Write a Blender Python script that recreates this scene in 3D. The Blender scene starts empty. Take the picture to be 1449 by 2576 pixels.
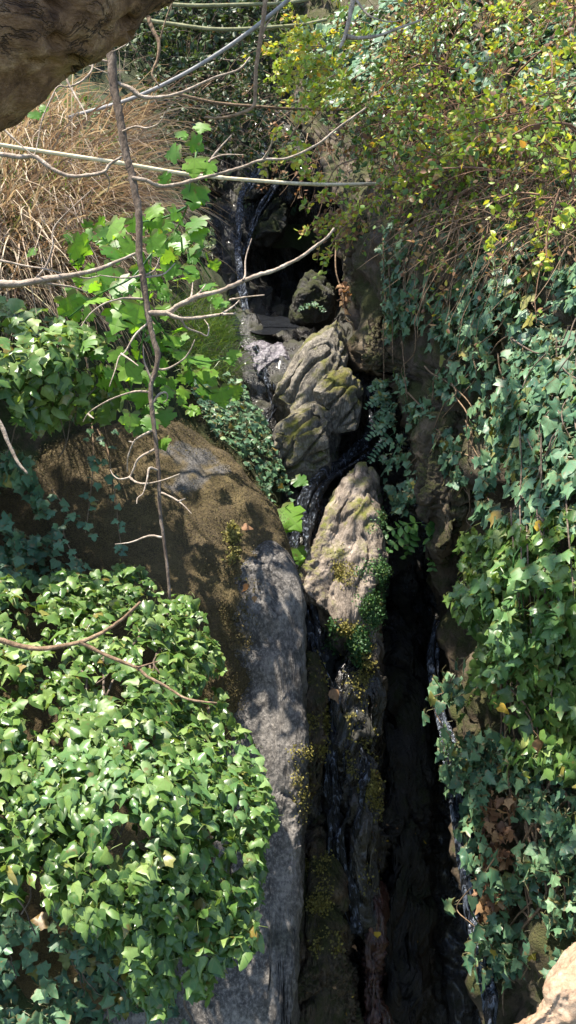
import bpy, math, random
import numpy as np
from mathutils import Vector, Matrix

R = math.radians
rng = np.random.default_rng(7)
random.seed(7)
scene = bpy.context.scene
COL = scene.collection

# ------------------------------------------------------------------ camera
CAM = np.array([0.0, 0.0, 3.2])
PITCH = 25.0
VFOV = 56.0
IW, IH = 1449.0, 2576.0
F_PX = IH / 2 / math.tan(R(VFOV / 2))
cam_d = bpy.data.cameras.new('camera')
cam = bpy.data.objects.new('camera', cam_d)
COL.objects.link(cam)
cam.location = CAM
cam.rotation_euler = (R(90 - PITCH), 0, 0)
cam_d.sensor_fit = 'VERTICAL'
cam_d.sensor_height = 24
cam_d.lens = 12 / math.tan(R(VFOV / 2))
cam_d.clip_start = 0.02
cam_d.clip_end = 500
scene.camera = cam

# ------------------------------------------------------------------ light
SUN = np.array([-0.30, 0.14, 0.92]); SUN /= np.linalg.norm(SUN)
elev = math.asin(SUN[2]); azim = math.atan2(SUN[0], SUN[1])
world = bpy.data.worlds.new('World'); scene.world = world
world.use_nodes = True
wn = world.node_tree.nodes; wl = world.node_tree.links
sky = wn.new('ShaderNodeTexSky'); sky.sky_type = 'NISHITA'; sky.sun_disc = False
sky.sun_elevation = elev; sky.sun_rotation = azim
sky.air_density = 1.0; sky.dust_density = 1.0; sky.ozone_density = 1.0
wl.new(sky.outputs[0], wn['Background'].inputs[0])
wn['Background'].inputs[1].default_value = 0.13
sd = bpy.data.lights.new('sun', 'SUN'); sd.energy = 5.0; sd.angle = R(0.55); sd.color = (1.0, 0.93, 0.82)
so = bpy.data.objects.new('sun', sd); COL.objects.link(so)
so.rotation_euler = Vector(SUN).to_track_quat('Z', 'Y').to_euler()
so.location = (-3, 3, 12)
scene.view_settings.view_transform = 'Standard'
scene.view_settings.look = 'None'
scene.view_settings.exposure = 1.68
scene.view_settings.gamma = 1.0
scene.render.engine = 'CYCLES'
scene.cycles.use_denoising = True
scene.cycles.max_bounces = 6
scene.cycles.diffuse_bounces = 3
scene.cycles.glossy_bounces = 3
scene.cycles.transmission_bounces = 4
scene.cycles.sample_clamp_indirect = 6.0

# ------------------------------------------------------------------ helpers: geometry
FWD = np.array([0, math.cos(R(PITCH)), -math.sin(R(PITCH))])
UPV = np.array([0, math.sin(R(PITCH)), math.cos(R(PITCH))])
RGT = np.array([1.0, 0, 0])

def W(px, py, d):
    """a point of the place, seen at (px, py) of a 1449 x 2576 picture, d metres deep"""
    px = np.asarray(px, float); py = np.asarray(py, float); d = np.asarray(d, float)
    a = (px - IW / 2) / F_PX; b = (IH / 2 - py) / F_PX
    return CAM + d[..., None] * (FWD + a[..., None] * RGT + b[..., None] * UPV)

def hash3(i, seed):
    x = i[..., 0].astype(np.int64); y = i[..., 1].astype(np.int64); z = i[..., 2].astype(np.int64)
    h = (x * 374761393 + y * 668265263 + z * 2147483647 + seed * 974634777) & 0xffffffff
    h = ((h ^ (h >> 13)) * 1274126177) & 0xffffffff
    h = ((h ^ (h >> 16)) * 2246822519) & 0xffffffff
    return ((h ^ (h >> 15)) & 0xffffff) / float(0xffffff)

def vnoise(p, seed=0):
    i = np.floor(p); f = p - i; u = f * f * f * (f * (f * 6 - 15) + 10)
    r = 0
    for dx in (0, 1):
        wx = u[..., 0] if dx else 1 - u[..., 0]
        for dy in (0, 1):
            wy = u[..., 1] if dy else 1 - u[..., 1]
            for dz in (0, 1):
                wz = u[..., 2] if dz else 1 - u[..., 2]
                r = r + wx * wy * wz * hash3(i + np.array([dx, dy, dz]), seed)
    return r * 2 - 1

def fbm(p, oct=4, seed=0, gain=0.5):
    r = 0; a = 1.0; q = p
    for k in range(oct):
        r = r + a * vnoise(q + 17.3 * k, seed + k); q = q * 2.03; a *= gain
    return r

def ridged(p, oct=4, seed=0):
    r = 0; a = 0.5; q = p
    for k in range(oct):
        r = r + a * (1 - np.abs(vnoise(q + 9.1 * k, seed + k))); q = q * 2.1; a *= 0.5
    return r

def unit(v):
    return v / np.maximum(np.linalg.norm(v, axis=-1, keepdims=True), 1e-9)

class Surf:
    """thin-plate sheet through (px, py, depth) points"""
    def __init__(self, pts):
        P = np.array(pts, float); self.xy = P[:, :2] / 1000.0; n = len(P)
        A = np.zeros((n + 3, n + 3)); A[:n, :n] = self.k(self.xy, self.xy) + np.eye(n) * 1e-4
        A[:n, n] = 1; A[:n, n + 1:] = self.xy; A[n, :n] = 1; A[n + 1:, :n] = self.xy.T
        self.w = np.linalg.solve(A, np.r_[P[:, 2], 0, 0, 0]); self.n = n
    @staticmethod
    def k(a, b):
        r2 = ((a[:, None] - b[None]) ** 2).sum(-1)
        return 0.5 * r2 * np.log(r2 + 1e-12)
    def d(self, px, py):
        s = np.shape(px)
        q = np.stack([np.ravel(px), np.ravel(py)], -1) / 1000.0
        r = self.k(q, self.xy) @ self.w[:self.n] + self.w[self.n] + q @ self.w[self.n + 1:]
        return np.maximum(r, 0.8).reshape(s)
    def p(self, px, py, off=0.0):
        px = np.asarray(px, float); py = np.asarray(py, float)
        return W(px, py, self.d(px, py) + off)
    def n_(self, px, py):
        e = 12.0
        a = self.p(px + e, py) - self.p(px - e, py); b = self.p(px, py - e) - self.p(px, py + e)
        n = unit(np.cross(a, b)); v = CAM - self.p(px, py)
        s = np.sign((n * v).sum(-1, keepdims=True)); s[s == 0] = 1
        return n * s

def in_poly(px, py, poly):
    P = np.array(poly, float); r = np.zeros(px.shape, bool); j = len(P) - 1
    for i in range(len(P)):
        xi, yi = P[i]; xj, yj = P[j]
        c = ((yi > py) != (yj > py)) & (px < (xj - xi) * (py - yi) / (yj - yi + 1e-9) + xi)
        r ^= c; j = i
    return r

def sample_poly(poly, n, clump=0.0, freq=90.0, seed=1):
    P = np.array(poly, float); lo = P.min(0); hi = P.max(0); out = []
    tot = 0
    for _ in range(400):
        q = rng.uniform(lo, hi, (max(n, 50), 2)); m = in_poly(q[:, 0], q[:, 1], poly)
        if clump > 0:
            v = vnoise(np.c_[q / freq, np.zeros(len(q))], seed) * 0.5 + 0.5
            m &= rng.random(len(q)) < np.clip((v - clump * 0.5) * 2.2, 0.02, 1)
        q = q[m]; out.append(q); tot += len(q)
        if tot >= n: break
    return np.concatenate(out)[:n]

def crom(pts, k=6):
    P = np.array(pts, float)
    if len(P) < 3:
        t = np.linspace(0, 1, k + 1)[:, None]; return P[0] * (1 - t) + P[-1] * t
    Q = np.vstack([2 * P[0] - P[1], P, 2 * P[-1] - P[-2]]); out = []
    for i in range(len(P) - 1):
        a, b, c, d = Q[i:i + 4]
        for t in np.linspace(0, 1, k, endpoint=False):
            out.append(0.5 * ((2 * b) + (c - a) * t + (2 * a - 5 * b + 4 * c - d) * t * t + (3 * b - a - 3 * c + d) * t ** 3))
    out.append(P[-1]); return np.array(out)

# ------------------------------------------------------------------ helpers: objects
def mesh_from(name, V, Fs, mats, smooth=True, uv=None):
    me = bpy.data.meshes.new(name)
    V = np.asarray(V, np.float32); Fs = np.asarray(Fs)
    nf, k = Fs.shape
    me.vertices.add(len(V)); me.vertices.foreach_set('co', V.ravel())
    me.loops.add(nf * k); me.loops.foreach_set('vertex_index', Fs.astype(np.int32).ravel())
    me.polygons.add(nf); me.polygons.foreach_set('loop_start', np.arange(0, nf * k, k, dtype=np.int32))
    me.polygons.foreach_set('loop_total', np.full(nf, k, np.int32))
    if uv is not None:
        l = me.uv_layers.new(name='UVMap'); l.data.foreach_set('uv', np.asarray(uv, np.float32)[Fs.ravel()].ravel())
    me.update(calc_edges=True)
    me.polygons.foreach_set('use_smooth', np.full(nf, smooth))
    if mats is not None: me.materials.append(mats)
    return me

def link(name, me, parent=None, **props):
    o = bpy.data.objects.new(name, me); COL.objects.link(o)
    for k, v in props.items(): o[k] = v
    if parent is not None:
        o.parent = parent
        o.matrix_parent_inverse = parent.get('_inv_dummy') or Matrix.Translation(-parent.location)
    return o

def thing(name, loc, label, category, group=None):
    o = bpy.data.objects.new(name, None); COL.objects.link(o)
    o.empty_display_size = 0.1; o.location = Vector([float(x) for x in loc])
    o['label'] = label; o['category'] = category
    if group: o['group'] = group
    return o

def tag(o, label, category, group=None, kind=None):
    o['label'] = label; o['category'] = category
    if group: o['group'] = group
    if kind: o['kind'] = kind
    return o

def tubes(lines, sides=6, wob=0.0):
    """lines: list of (points Nx3, radii N). returns verts, quads"""
    Vs = []; Fs = []; off = 0
    ang = np.linspace(0, 2 * np.pi, sides, endpoint=False)
    for P, r in lines:
        P = np.asarray(P, float); n = len(P); r = np.broadcast_to(np.asarray(r, float), (n,))
        T = unit(np.gradient(P, axis=0))
        ref = np.array([0.31, 0.77, 0.55]); ref = ref / np.linalg.norm(ref)
        if abs(T[0] @ ref) > 0.9: ref = np.array([0.9, -0.2, 0.3])
        A = unit(np.cross(T, ref)); B = np.cross(T, A)
        rr = r[:, None] * (1 + (wob * rng.standard_normal((n, sides)) if wob else 0))
        V = P[:, None] + rr[..., None] * (np.cos(ang)[None, :, None] * A[:, None] + np.sin(ang)[None, :, None] * B[:, None])
        Vs.append(V.reshape(-1, 3))
        i = np.arange(n - 1)[:, None] * sides; j = np.arange(sides)[None]; j2 = (j + 1) % sides
        Fs.append((np.stack([i + j, i + j2, i + sides + j2, i + sides + j], -1).reshape(-1, 4)) + off)
        Vs.append(np.array([P[-1] + T[-1] * r[-1]])); e = off + n * sides
        js = np.arange(sides); base = off + (n - 1) * sides
        Fs.append(np.stack([base + js, base + (js + 1) % sides, np.full(sides, e), np.full(sides, e)], -1)[:, [0, 1, 2, 2]] * 1)
        off += n * sides + 1
    F = np.concatenate(Fs)
    return np.concatenate(Vs), F

def tube_mesh(name, lines, mat, sides=6, wob=0.0):
    V, Fq = tubes(lines, sides, wob)
    deg = Fq[:, 2] == Fq[:, 3]
    T = np.concatenate([Fq[~deg][:, [0, 1, 2]], Fq[~deg][:, [0, 2, 3]], Fq[deg][:, :3]])
    return mesh_from(name, V, T, mat)

def px_line(pts, w0, w1, k=6, dj=0.0):
    """polyline of (px,py,depth) with pixel widths -> points and radii"""
    C = crom(pts, k); n = len(C)
    if dj: C[:, 2] += dj * fbm(np.c_[C[:, :2] / 60.0, np.zeros(n)], 2, int(abs(C[0, 0])))
    P = W(C[:, 0], C[:, 1], C[:, 2]); w = np.linspace(w0, w1, n)
    return P, w / 2 * C[:, 2] / F_PX

# ------------------------------------------------------------------ materials
def newmat(name):
    m = bpy.data.materials.new(name); m.use_nodes = True
    nt = m.node_tree; b = nt.nodes['Principled BSDF']
    return m, nt, b

class NB:
    def __init__(s, nt): s.nt = nt; s.N = nt.nodes; s.L = nt.links
    def n(s, t, **kw):
        x = s.N.new(t)
        for k, v in kw.items(): setattr(x, k, v)
        return x
    def link(s, a, b): s.L.new(a, b)
    def coord(s, scale=(1, 1, 1), rot=(0, 0, 0)):
        t = s.n('ShaderNodeNewGeometry'); m = s.n('ShaderNodeMapping')
        m.inputs['Scale'].default_value = scale; m.inputs['Rotation'].default_value = rot
        s.link(t.outputs['Position'], m.inputs['Vector']); return m.outputs[0]
    def noise(s, vec, scale, detail=6, rough=0.6, dist=0.0):
        x = s.n('ShaderNodeTexNoise'); x.inputs['Scale'].default_value = scale
        x.inputs['Detail'].default_value = detail; x.inputs['Roughness'].default_value = rough
        x.inputs['Distortion'].default_value = dist
        s.link(vec, x.inputs['Vector']); return x.outputs['Fac']
    def ramp(s, fac, stops):
        x = s.n('ShaderNodeValToRGB'); e = x.color_ramp.elements
        while len(e) < len(stops): e.new(0.5)
        for el, (p, c) in zip(e, stops):
            el.position = p; el.color = (c[0], c[1], c[2], 1) if not isinstance(c, (int, float)) else (c, c, c, 1)
        s.link(fac, x.inputs[0]); return x.outputs[0]
    def mix(s, fac, a, b, mode='MIX'):
        x = s.n('ShaderNodeMix', data_type='RGBA', blend_type=mode)
        for v, i in ((fac, 0), (a, 6), (b, 7)):
            if isinstance(v, (int, float)): x.inputs[i].default_value = v
            elif isinstance(v, tuple): x.inputs[i].default_value = (*v, 1)
            else: s.link(v, x.inputs[i])
        return x.outputs[2]
    def math(s, op, a, b=0.0, c=0.0):
        x = s.n('ShaderNodeMath', operation=op)
        for i, v in enumerate((a, b, c)):
            if isinstance(v, (int, float)): x.inputs[i].default_value = v
            else: s.link(v, x.inputs[i])
        return x.outputs[0]
    def bump(s, h, strength, dist, bsdf, prev=None):
        x = s.n('ShaderNodeBump'); x.inputs['Strength'].default_value = strength; x.inputs['Distance'].default_value = dist
        s.link(h, x.inputs['Height'])
        if prev is not None: s.link(prev, x.inputs['Normal'])
        s.link(x.outputs[0], bsdf.inputs['Normal']); return x.outputs[0]
    def blob(s, centre, radius, soft, warp=0.22, wscale=7.0):
        """1 inside a warped ball round a point of the place"""
        t = s.n('ShaderNodeNewGeometry')
        nz = s.n('ShaderNodeTexNoise'); nz.inputs['Scale'].default_value = wscale; nz.inputs['Detail'].default_value = 5
        s.link(t.outputs['Position'], nz.inputs['Vector'])
        v = s.n('ShaderNodeVectorMath', operation='DISTANCE'); s.link(t.outputs['Position'], v.inputs[0])
        v.inputs[1].default_value = tuple(float(x) for x in centre)
        d = s.math('ADD', v.outputs['Value'], s.math('MULTIPLY', s.math('SUBTRACT', nz.outputs['Fac'], 0.5), warp * 2))
        mr = s.n('ShaderNodeMapRange', interpolation_type='SMOOTHSTEP')
        mr.inputs['From Min'].default_value = radius + soft; mr.inputs['From Max'].default_value = radius - soft
        s.link(d, mr.inputs['Value']); return mr.outputs[0]

def rock_mat(name, c_dark, c_mid, c_light, moss=None, moss_amt=0.45, up=0.5, rough=(0.55, 0.9), scale=3.0, bumps=0.7,
             stretch=(1, 1, 1), rot=(0, 0, 0), speck=0.0, fine=60.0, blobs=(), seed=0.0):
    m, nt, b = newmat(name); q = NB(nt)
    vec = q.coord(stretch, rot)
    n1 = q.noise(vec, scale, 8, 0.65, 0.4); n2 = q.noise(vec, scale * 5.3, 6, 0.6); n3 = q.noise(vec, fine, 4, 0.7)
    col = q.ramp(n1, [(0.3, c_dark), (0.5, c_mid), (0.72, c_light)])
    col = q.mix(q.ramp(n2, [(0.38, 0.0), (0.62, 0.55)]), col, c_dark)
    if speck > 0:
        col = q.mix(q.math('MULTIPLY', q.ramp(n3, [(0.5, 0.0), (0.62, 1.0)]), speck), col, c_light)
        col = q.mix(q.math('MULTIPLY', q.ramp(n3, [(0.36, 1.0), (0.47, 0.0)]), speck), col, tuple(x * 0.3 for x in c_dark))
    for (ce, ra, so_, c, fac) in blobs:
        mask = q.blob(ce, ra, so_)
        cc = q.mix(q.ramp(n3, [(0.4, 0.0), (0.62, 1.0)]), tuple(x * 0.5 for x in c), tuple(min(1, x * 1.5) for x in c))
        col = q.mix(q.math('MULTIPLY', mask, fac), col, cc)
    h = q.math('ADD', q.math('MULTIPLY', n2, 0.6), q.math('MULTIPLY', n3, 0.25))
    if moss is not None:
        g = q.n('ShaderNodeNewGeometry'); sp = q.n('ShaderNodeSeparateXYZ'); q.link(g.outputs['Normal'], sp.inputs[0])
        vv = q.coord((1, 1, 1), (0.3, 0.7, 0.2))
        nm = q.noise(vv, 4.5, 9, 0.7)
        f = q.math('ADD', q.math('MULTIPLY', sp.outputs['Z'], up * 0.35), nm)
        mask = q.ramp(f, [(1 - moss_amt - 0.06, 0.0), (1 - moss_amt + 0.08, 1.0)])
        nf = q.noise(vv, 140, 3, 0.7)
        mc = q.mix(q.ramp(nf, [(0.35, 0.0), (0.65, 1.0)]), tuple(x * 0.45 for x in moss), tuple(x * 1.5 for x in moss))
        mc = q.mix(q.ramp(q.noise(vv, 9, 4), [(0.4, 0.0), (0.65, 0.7)]), mc, tuple(np.array(moss) * np.array([0.9, 1.25, 0.8])))
        col = q.mix(mask, col, mc)
        h = q.math('ADD', h, q.math('MULTIPLY', mask, q.math('MULTIPLY', nf, 0.5)))
        ro = q.mix(mask, q.ramp(n2, [(0.3, rough[0]), (0.7, rough[1])]), (0.95, 0.95, 0.95))
    else:
        ro = q.ramp(n2, [(0.3, rough[0]), (0.7, rough[1])])
    q.link(col, b.inputs['Base Color']); q.link(ro, b.inputs['Roughness'])
    b.inputs['Specular IOR Level'].default_value = 0.8 if rough[0] < 0.2 else 0.4
    if rough[0] < 0.1: b.inputs['Coat Weight'].default_value = 0.25; b.inputs['Coat Roughness'].default_value = 0.12
    q.bump(h, bumps, 0.03, b)
    return m

def leaf_mat(name, ramp, rough=0.4, transl=0.35, tcol=(1.5, 1.35, 0.6), petiole=(0.14, 0.18, 0.045), spec=0.5, vein=0.5, spots=True):
    m, nt, b = newmat(name); q = NB(nt)
    g = q.n('ShaderNodeNewGeometry'); oi = q.n('ShaderNodeObjectInfo')
    r = q.math('FRACT', q.math('ADD', g.outputs['Random Per Island'], oi.outputs['Random']))
    col = q.ramp(r, ramp)
    uv = q.n('ShaderNodeUVMap'); sp = q.n('ShaderNodeSeparateXYZ'); q.link(uv.outputs[0], sp.inputs[0])
    ax = q.math('ABSOLUTE', q.math('SUBTRACT', sp.outputs['X'], 0.5))
    xx = q.math('SUBTRACT', sp.outputs['X'], 0.5); rad_ = q.math('SQRT', q.math('ADD', q.math('MULTIPLY', xx, xx), q.math('MULTIPLY', sp.outputs['Y'], sp.outputs['Y'])))
    an = q.math('ARCTAN2', xx, sp.outputs['Y']); an = q.math('ABSOLUTE', q.math('WRAP', an, 0.36, -0.36))
    mid = q.ramp(q.math('MULTIPLY', an, rad_), [(0.0, 1.0), (0.035, 0.0)])
    nz = q.n('ShaderNodeTexNoise'); nz.inputs['Scale'].default_value = 90; nz.inputs['Detail'].default_value = 3
    q.link(g.outputs['Position'], nz.inputs['Vector'])
    col = q.mix(q.math('MULTIPLY', nz.outputs['Fac'], 0.5), col, q.mix(1.0, col, (0.55, 0.6, 0.5), 'MULTIPLY'))
    col = q.mix(q.math('MULTIPLY', mid, vein), col, tuple(min(1, x * 0.9) for x in petiole))
    ns = q.n('ShaderNodeTexNoise'); ns.inputs['Scale'].default_value = 34; ns.inputs['Detail'].default_value = 4; q.link(g.outputs['Position'], ns.inputs['Vector'])
    if spots: col = q.mix(q.math('MULTIPLY', q.ramp(ns.outputs['Fac'], [(0.64, 0.0), (0.70, 1.0)]), 0.7), col, (0.16, 0.10, 0.035))
    pet = q.math('LESS_THAN', sp.outputs['Y'], -0.005)
    col = q.mix(pet, col, petiole)
    q.link(col, b.inputs['Base Color'])
    q.link(q.ramp(q.math('FRACT', q.math('MULTIPLY', r, 7.13)), [(0.0, max(0.05, rough - 0.1)), (1.0, rough + 0.15)]), b.inputs['Roughness'])
    b.inputs['Specular IOR Level'].default_value = spec
    tr = q.n('ShaderNodeBsdfTranslucent'); q.link(q.mix(1.0, col, tcol, 'MULTIPLY'), tr.inputs['Color'])
    mx = q.n('ShaderNodeMixShader'); mx.inputs[0].default_value = transl
    q.link(b.outputs[0], mx.inputs[1]); q.link(tr.outputs[0], mx.inputs[2])
    q.link(mx.outputs[0], nt.nodes['Material Output'].inputs['Surface'])
    return m

def bark_mat(name, c1, c2, c3, scale=(1, 1, 1), bumps=0.6, freq=18.0, lichen=None, rot=None):
    m, nt, b = newmat(name); q = NB(nt)
    vec = q.coord(scale)
    if rot is not None:
        v0 = q.coord((1, 1, 1), rot); mp = q.n('ShaderNodeMapping'); mp.inputs['Scale'].default_value = scale; q.link(v0, mp.inputs['Vector']); vec = mp.outputs[0]
    n1 = q.noise(vec, freq, 7, 0.65, 0.6); n2 = q.noise(vec, freq * 4, 5, 0.7)
    col = q.ramp(n1, [(0.32, c1), (0.52, c2), (0.7, c3)])
    col = q.mix(q.ramp(n2, [(0.4, 0.0), (0.65, 0.6)]), col, c1)
    if lichen:
        col = q.mix(q.ramp(q.noise(vec, freq * 0.35, 6, 0.6), [(0.5, 0.0), (0.64, 0.75)]), col, lichen)
    hgt = q.math('ADD', n1, q.math('MULTIPLY', n2, 0.4))
    if rot is not None:
        ck = q.noise(vec, freq * 0.45, 5, 0.7, 1.2); cm = q.ramp(q.math('ABSOLUTE', q.math('SUBTRACT', ck, 0.5)), [(0.0, 1.0), (0.022, 0.0)])
        cm = q.math('MULTIPLY', cm, q.ramp(q.noise(vec, freq * 0.2, 2), [(0.48, 0.0), (0.58, 1.0)]))
        col = q.mix(q.math('MULTIPLY', cm, 0.92), col, (0.014, 0.008, 0.007)); hgt = q.math('SUBTRACT', hgt, q.math('MULTIPLY', cm, 0.8))
    q.link(col, b.inputs['Base Color']); b.inputs['Roughness'].default_value = 0.85
    b.inputs['Specular IOR Level'].default_value = 0.25
    q.bump(hgt, bumps, 0.012, b)
    return m

def water_mat(name, foam_glint=0.3, scale=(1, 1, 0.25)):
    m, nt, b = newmat(name); q = NB(nt)
    vec = q.coord(scale); n1 = q.noise(vec, 55, 3, 0.6, 0.5); n2 = q.noise(vec, 90, 4, 0.6)
    f = q.ramp(n1, [(0.60 - foam_glint * 0.3, 0.0), (0.80, 0.9)])
    q.link(q.mix(f, (0.010, 0.011, 0.013), (0.30, 0.35, 0.44)), b.inputs['Base Color'])  # pale bluish flecks: foam, plus water glints put into the colour
    q.link(q.ramp(f, [(0.0, 0.05), (1.0, 0.45)]), b.inputs['Roughness'])
    b.inputs['Specular IOR Level'].default_value = 0.7; b.inputs['IOR'].default_value = 1.33
    q.bump(q.math('ADD', n1, q.math('MULTIPLY', n2, 0.3 if foam_glint < -0.3 else 0.9)), 0.12 if foam_glint < -0.3 else 0.9, 0.02, b)
    if foam_glint < -0.3: b.inputs['Specular IOR Level'].default_value = 0.15
    return m

M = {}
M['soil'] = rock_mat('soil', (0.022, 0.015, 0.009), (0.055, 0.038, 0.022), (0.11, 0.08, 0.05), moss=(0.035, 0.040, 0.014), moss_amt=0.5, fine=90, speck=0.5)
M['cliff'] = rock_mat('cliff', (0.030, 0.022, 0.014), (0.10, 0.072, 0.045), (0.20, 0.155, 0.10), moss=(0.05, 0.045, 0.015), moss_amt=0.46, scale=3.5, bumps=0.9, stretch=(1, 1, 0.5), rot=(0.2, 0.3, 0))
M['wet'] = rock_mat('wet_rock', (0.006, 0.005, 0.004), (0.016, 0.013, 0.010), (0.050, 0.040, 0.030), moss=(0.030, 0.025, 0.008), moss_amt=0.36, rough=(0.09, 0.40), scale=4, bumps=1.0, stretch=(1.6, 1.6, 0.35), fine=95, speck=0.5)
M['shaded_wet'] = rock_mat('shaded_wet_rock', (0.004, 0.0035, 0.003), (0.012, 0.010, 0.008), (0.040, 0.034, 0.026), moss=(0.022, 0.020, 0.006), moss_amt=0.36, rough=(0.22, 0.55), scale=4, bumps=1.0, stretch=(1.6, 1.6, 0.35), fine=95, speck=0.5)  # copy of the wet rock, darkened to put the slot's shade in
M['bark'] = bark_mat('bark', (0.060, 0.030, 0.017), (0.22, 0.125, 0.070), (0.40, 0.265, 0.16), scale=(0.28, 1, 1), freq=24, bumps=1.0, lichen=(0.27, 0.19, 0.07), rot=(0, -0.55, 0))
M['twig'] = bark_mat('twig_bark', (0.17, 0.13, 0.10), (0.33, 0.27, 0.21), (0.50, 0.43, 0.36), freq=40)
M['twig_dark'] = bark_mat('dark_twig_bark', (0.06, 0.043, 0.032), (0.12, 0.09, 0.066), (0.24, 0.19, 0.15), freq=40, scale=(1, 1, 0.4))
M['twig_tan'] = bark_mat('tan_twig_bark', (0.11, 0.07, 0.04), (0.21, 0.14, 0.085), (0.34, 0.25, 0.16), freq=50)
M['twig_red'] = bark_mat('reddish_twig_bark', (0.10, 0.05, 0.03), (0.20, 0.11, 0.065), (0.32, 0.21, 0.13), freq=50)
M['cane'] = bark_mat('cane', (0.46, 0.37, 0.22), (0.64, 0.53, 0.35), (0.75, 0.66, 0.48), freq=30, bumps=0.2)
M['pipe'] = bark_mat('weathered_pipe', (0.17, 0.165, 0.16), (0.27, 0.26, 0.255), (0.38, 0.37, 0.36), freq=25, bumps=0.15)
M['olive_pole'] = bark_mat('olive_cane', (0.12, 0.12, 0.06), (0.20, 0.20, 0.11), (0.30, 0.28, 0.17), freq=25, bumps=0.3)
M['ivy'] = leaf_mat('ivy_leaf', [(0.0, (0.036, 0.088, 0.018)), (0.45, (0.085, 0.170, 0.034)), (0.8, (0.150, 0.245, 0.058)), (0.97, (0.24, 0.33, 0.10)), (1.0, (0.22, 0.15, 0.04))], rough=0.36, transl=0.32, spec=0.5)
M['ivy_blue'] = leaf_mat('dark_ivy_leaf', [(0.0, (0.042, 0.105, 0.060)), (0.5, (0.080, 0.175, 0.090)), (0.955, (0.15, 0.26, 0.125)), (0.98, (0.22, 0.20, 0.03)), (1.0, (0.20, 0.12, 0.04))], rough=0.5, transl=0.22, petiole=(0.13, 0.12, 0.05))
M['ivy_fresh'] = leaf_mat('fresh_ivy_leaf', [(0.0, (0.075, 0.17, 0.055)), (0.6, (0.13, 0.25, 0.08)), (1.0, (0.21, 0.32, 0.12))], rough=0.38, transl=0.38)
M['vine'] = leaf_mat('vine_leaf', [(0.0, (0.075, 0.20, 0.025)), (0.5, (0.13, 0.30, 0.035)), (1.0, (0.22, 0.40, 0.045))], rough=0.45, transl=0.58, tcol=(1.5, 1.35, 0.5), vein=0.35)
M['shrub'] = leaf_mat('shrub_leaf', [(0.0, (0.07, 0.15, 0.03)), (0.4, (0.15, 0.27, 0.04)), (0.75, (0.27, 0.38, 0.045)), (0.93, (0.48, 0.42, 0.06)), (1.0, (0.30, 0.15, 0.05))], rough=0.42, transl=0.42, tcol=(1.4, 1.2, 0.6))
M['lime'] = leaf_mat('lime_leaf', [(0.0, (0.17, 0.30, 0.035)), (0.5, (0.32, 0.42, 0.045)), (0.85, (0.50, 0.46, 0.06)), (1.0, (0.45, 0.24, 0.06))], rough=0.45, transl=0.45, tcol=(1.4, 1.2, 0.6))
M['dry'] = leaf_mat('dry_leaf', [(0.0, (0.13, 0.06, 0.03)), (0.5, (0.26, 0.13, 0.06)), (1.0, (0.42, 0.26, 0.13))], rough=0.7, transl=0.3, tcol=(1.2, 1.0, 0.7), petiole=(0.15, 0.08, 0.04))
M['yellow'] = leaf_mat('yellow_leaf', [(0.0, (0.45, 0.30, 0.03)), (1.0, (0.60, 0.40, 0.05))], rough=0.6, transl=0.3, petiole=(0.3, 0.2, 0.05))
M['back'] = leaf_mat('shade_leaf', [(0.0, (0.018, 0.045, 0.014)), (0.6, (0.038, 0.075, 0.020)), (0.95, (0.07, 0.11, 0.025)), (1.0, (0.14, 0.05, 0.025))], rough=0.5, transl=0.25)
M['crown'] = leaf_mat('crown_leaf', [(0.0, (0.04, 0.09, 0.02)), (1.0, (0.08, 0.15, 0.03))], rough=0.5, transl=0.2)
M['fern'] = leaf_mat('fern_leaf', [(0.0, (0.04, 0.13, 0.025)), (1.0, (0.10, 0.23, 0.04))], rough=0.5, transl=0.35)
M['moss_green'] = leaf_mat('moss_green', [(0.0, (0.02, 0.07, 0.018)), (0.7, (0.04, 0.12, 0.03)), (1.0, (0.10, 0.17, 0.03))], rough=0.6, transl=0.25)
M['moss_yellow'] = leaf_mat('moss_yellow', [(0.0, (0.10, 0.085, 0.018)), (0.7, (0.19, 0.16, 0.03)), (1.0, (0.30, 0.25, 0.05))], rough=0.7, transl=0.25)
M['moss_brown'] = leaf_mat('moss_brown', [(0.0, (0.042, 0.031, 0.009)), (0.7, (0.076, 0.057, 0.015)), (1.0, (0.125, 0.098, 0.025))], rough=0.8, transl=0.2, vein=0.0)
M['grass_dry'] = leaf_mat('dry_grass', [(0.0, (0.12, 0.075, 0.05)), (0.4, (0.27, 0.185, 0.125)), (0.8, (0.46, 0.36, 0.25)), (0.93, (0.58, 0.48, 0.35)), (1.0, (0.20, 0.20, 0.07))], rough=0.6, transl=0.3, tcol=(1.2, 1.05, 0.8), vein=0.0)
M['grass'] = leaf_mat('green_grass', [(0.0, (0.06, 0.13, 0.03)), (1.0, (0.15, 0.24, 0.06))], rough=0.5, transl=0.35, vein=0.0)
M['water'] = water_mat('stream_water', 0.2)
M['pool'] = water_mat('pool_water', -0.5)
M['falls'] = water_mat('falling_water', 0.50, (1, 1, 0.05))

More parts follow.
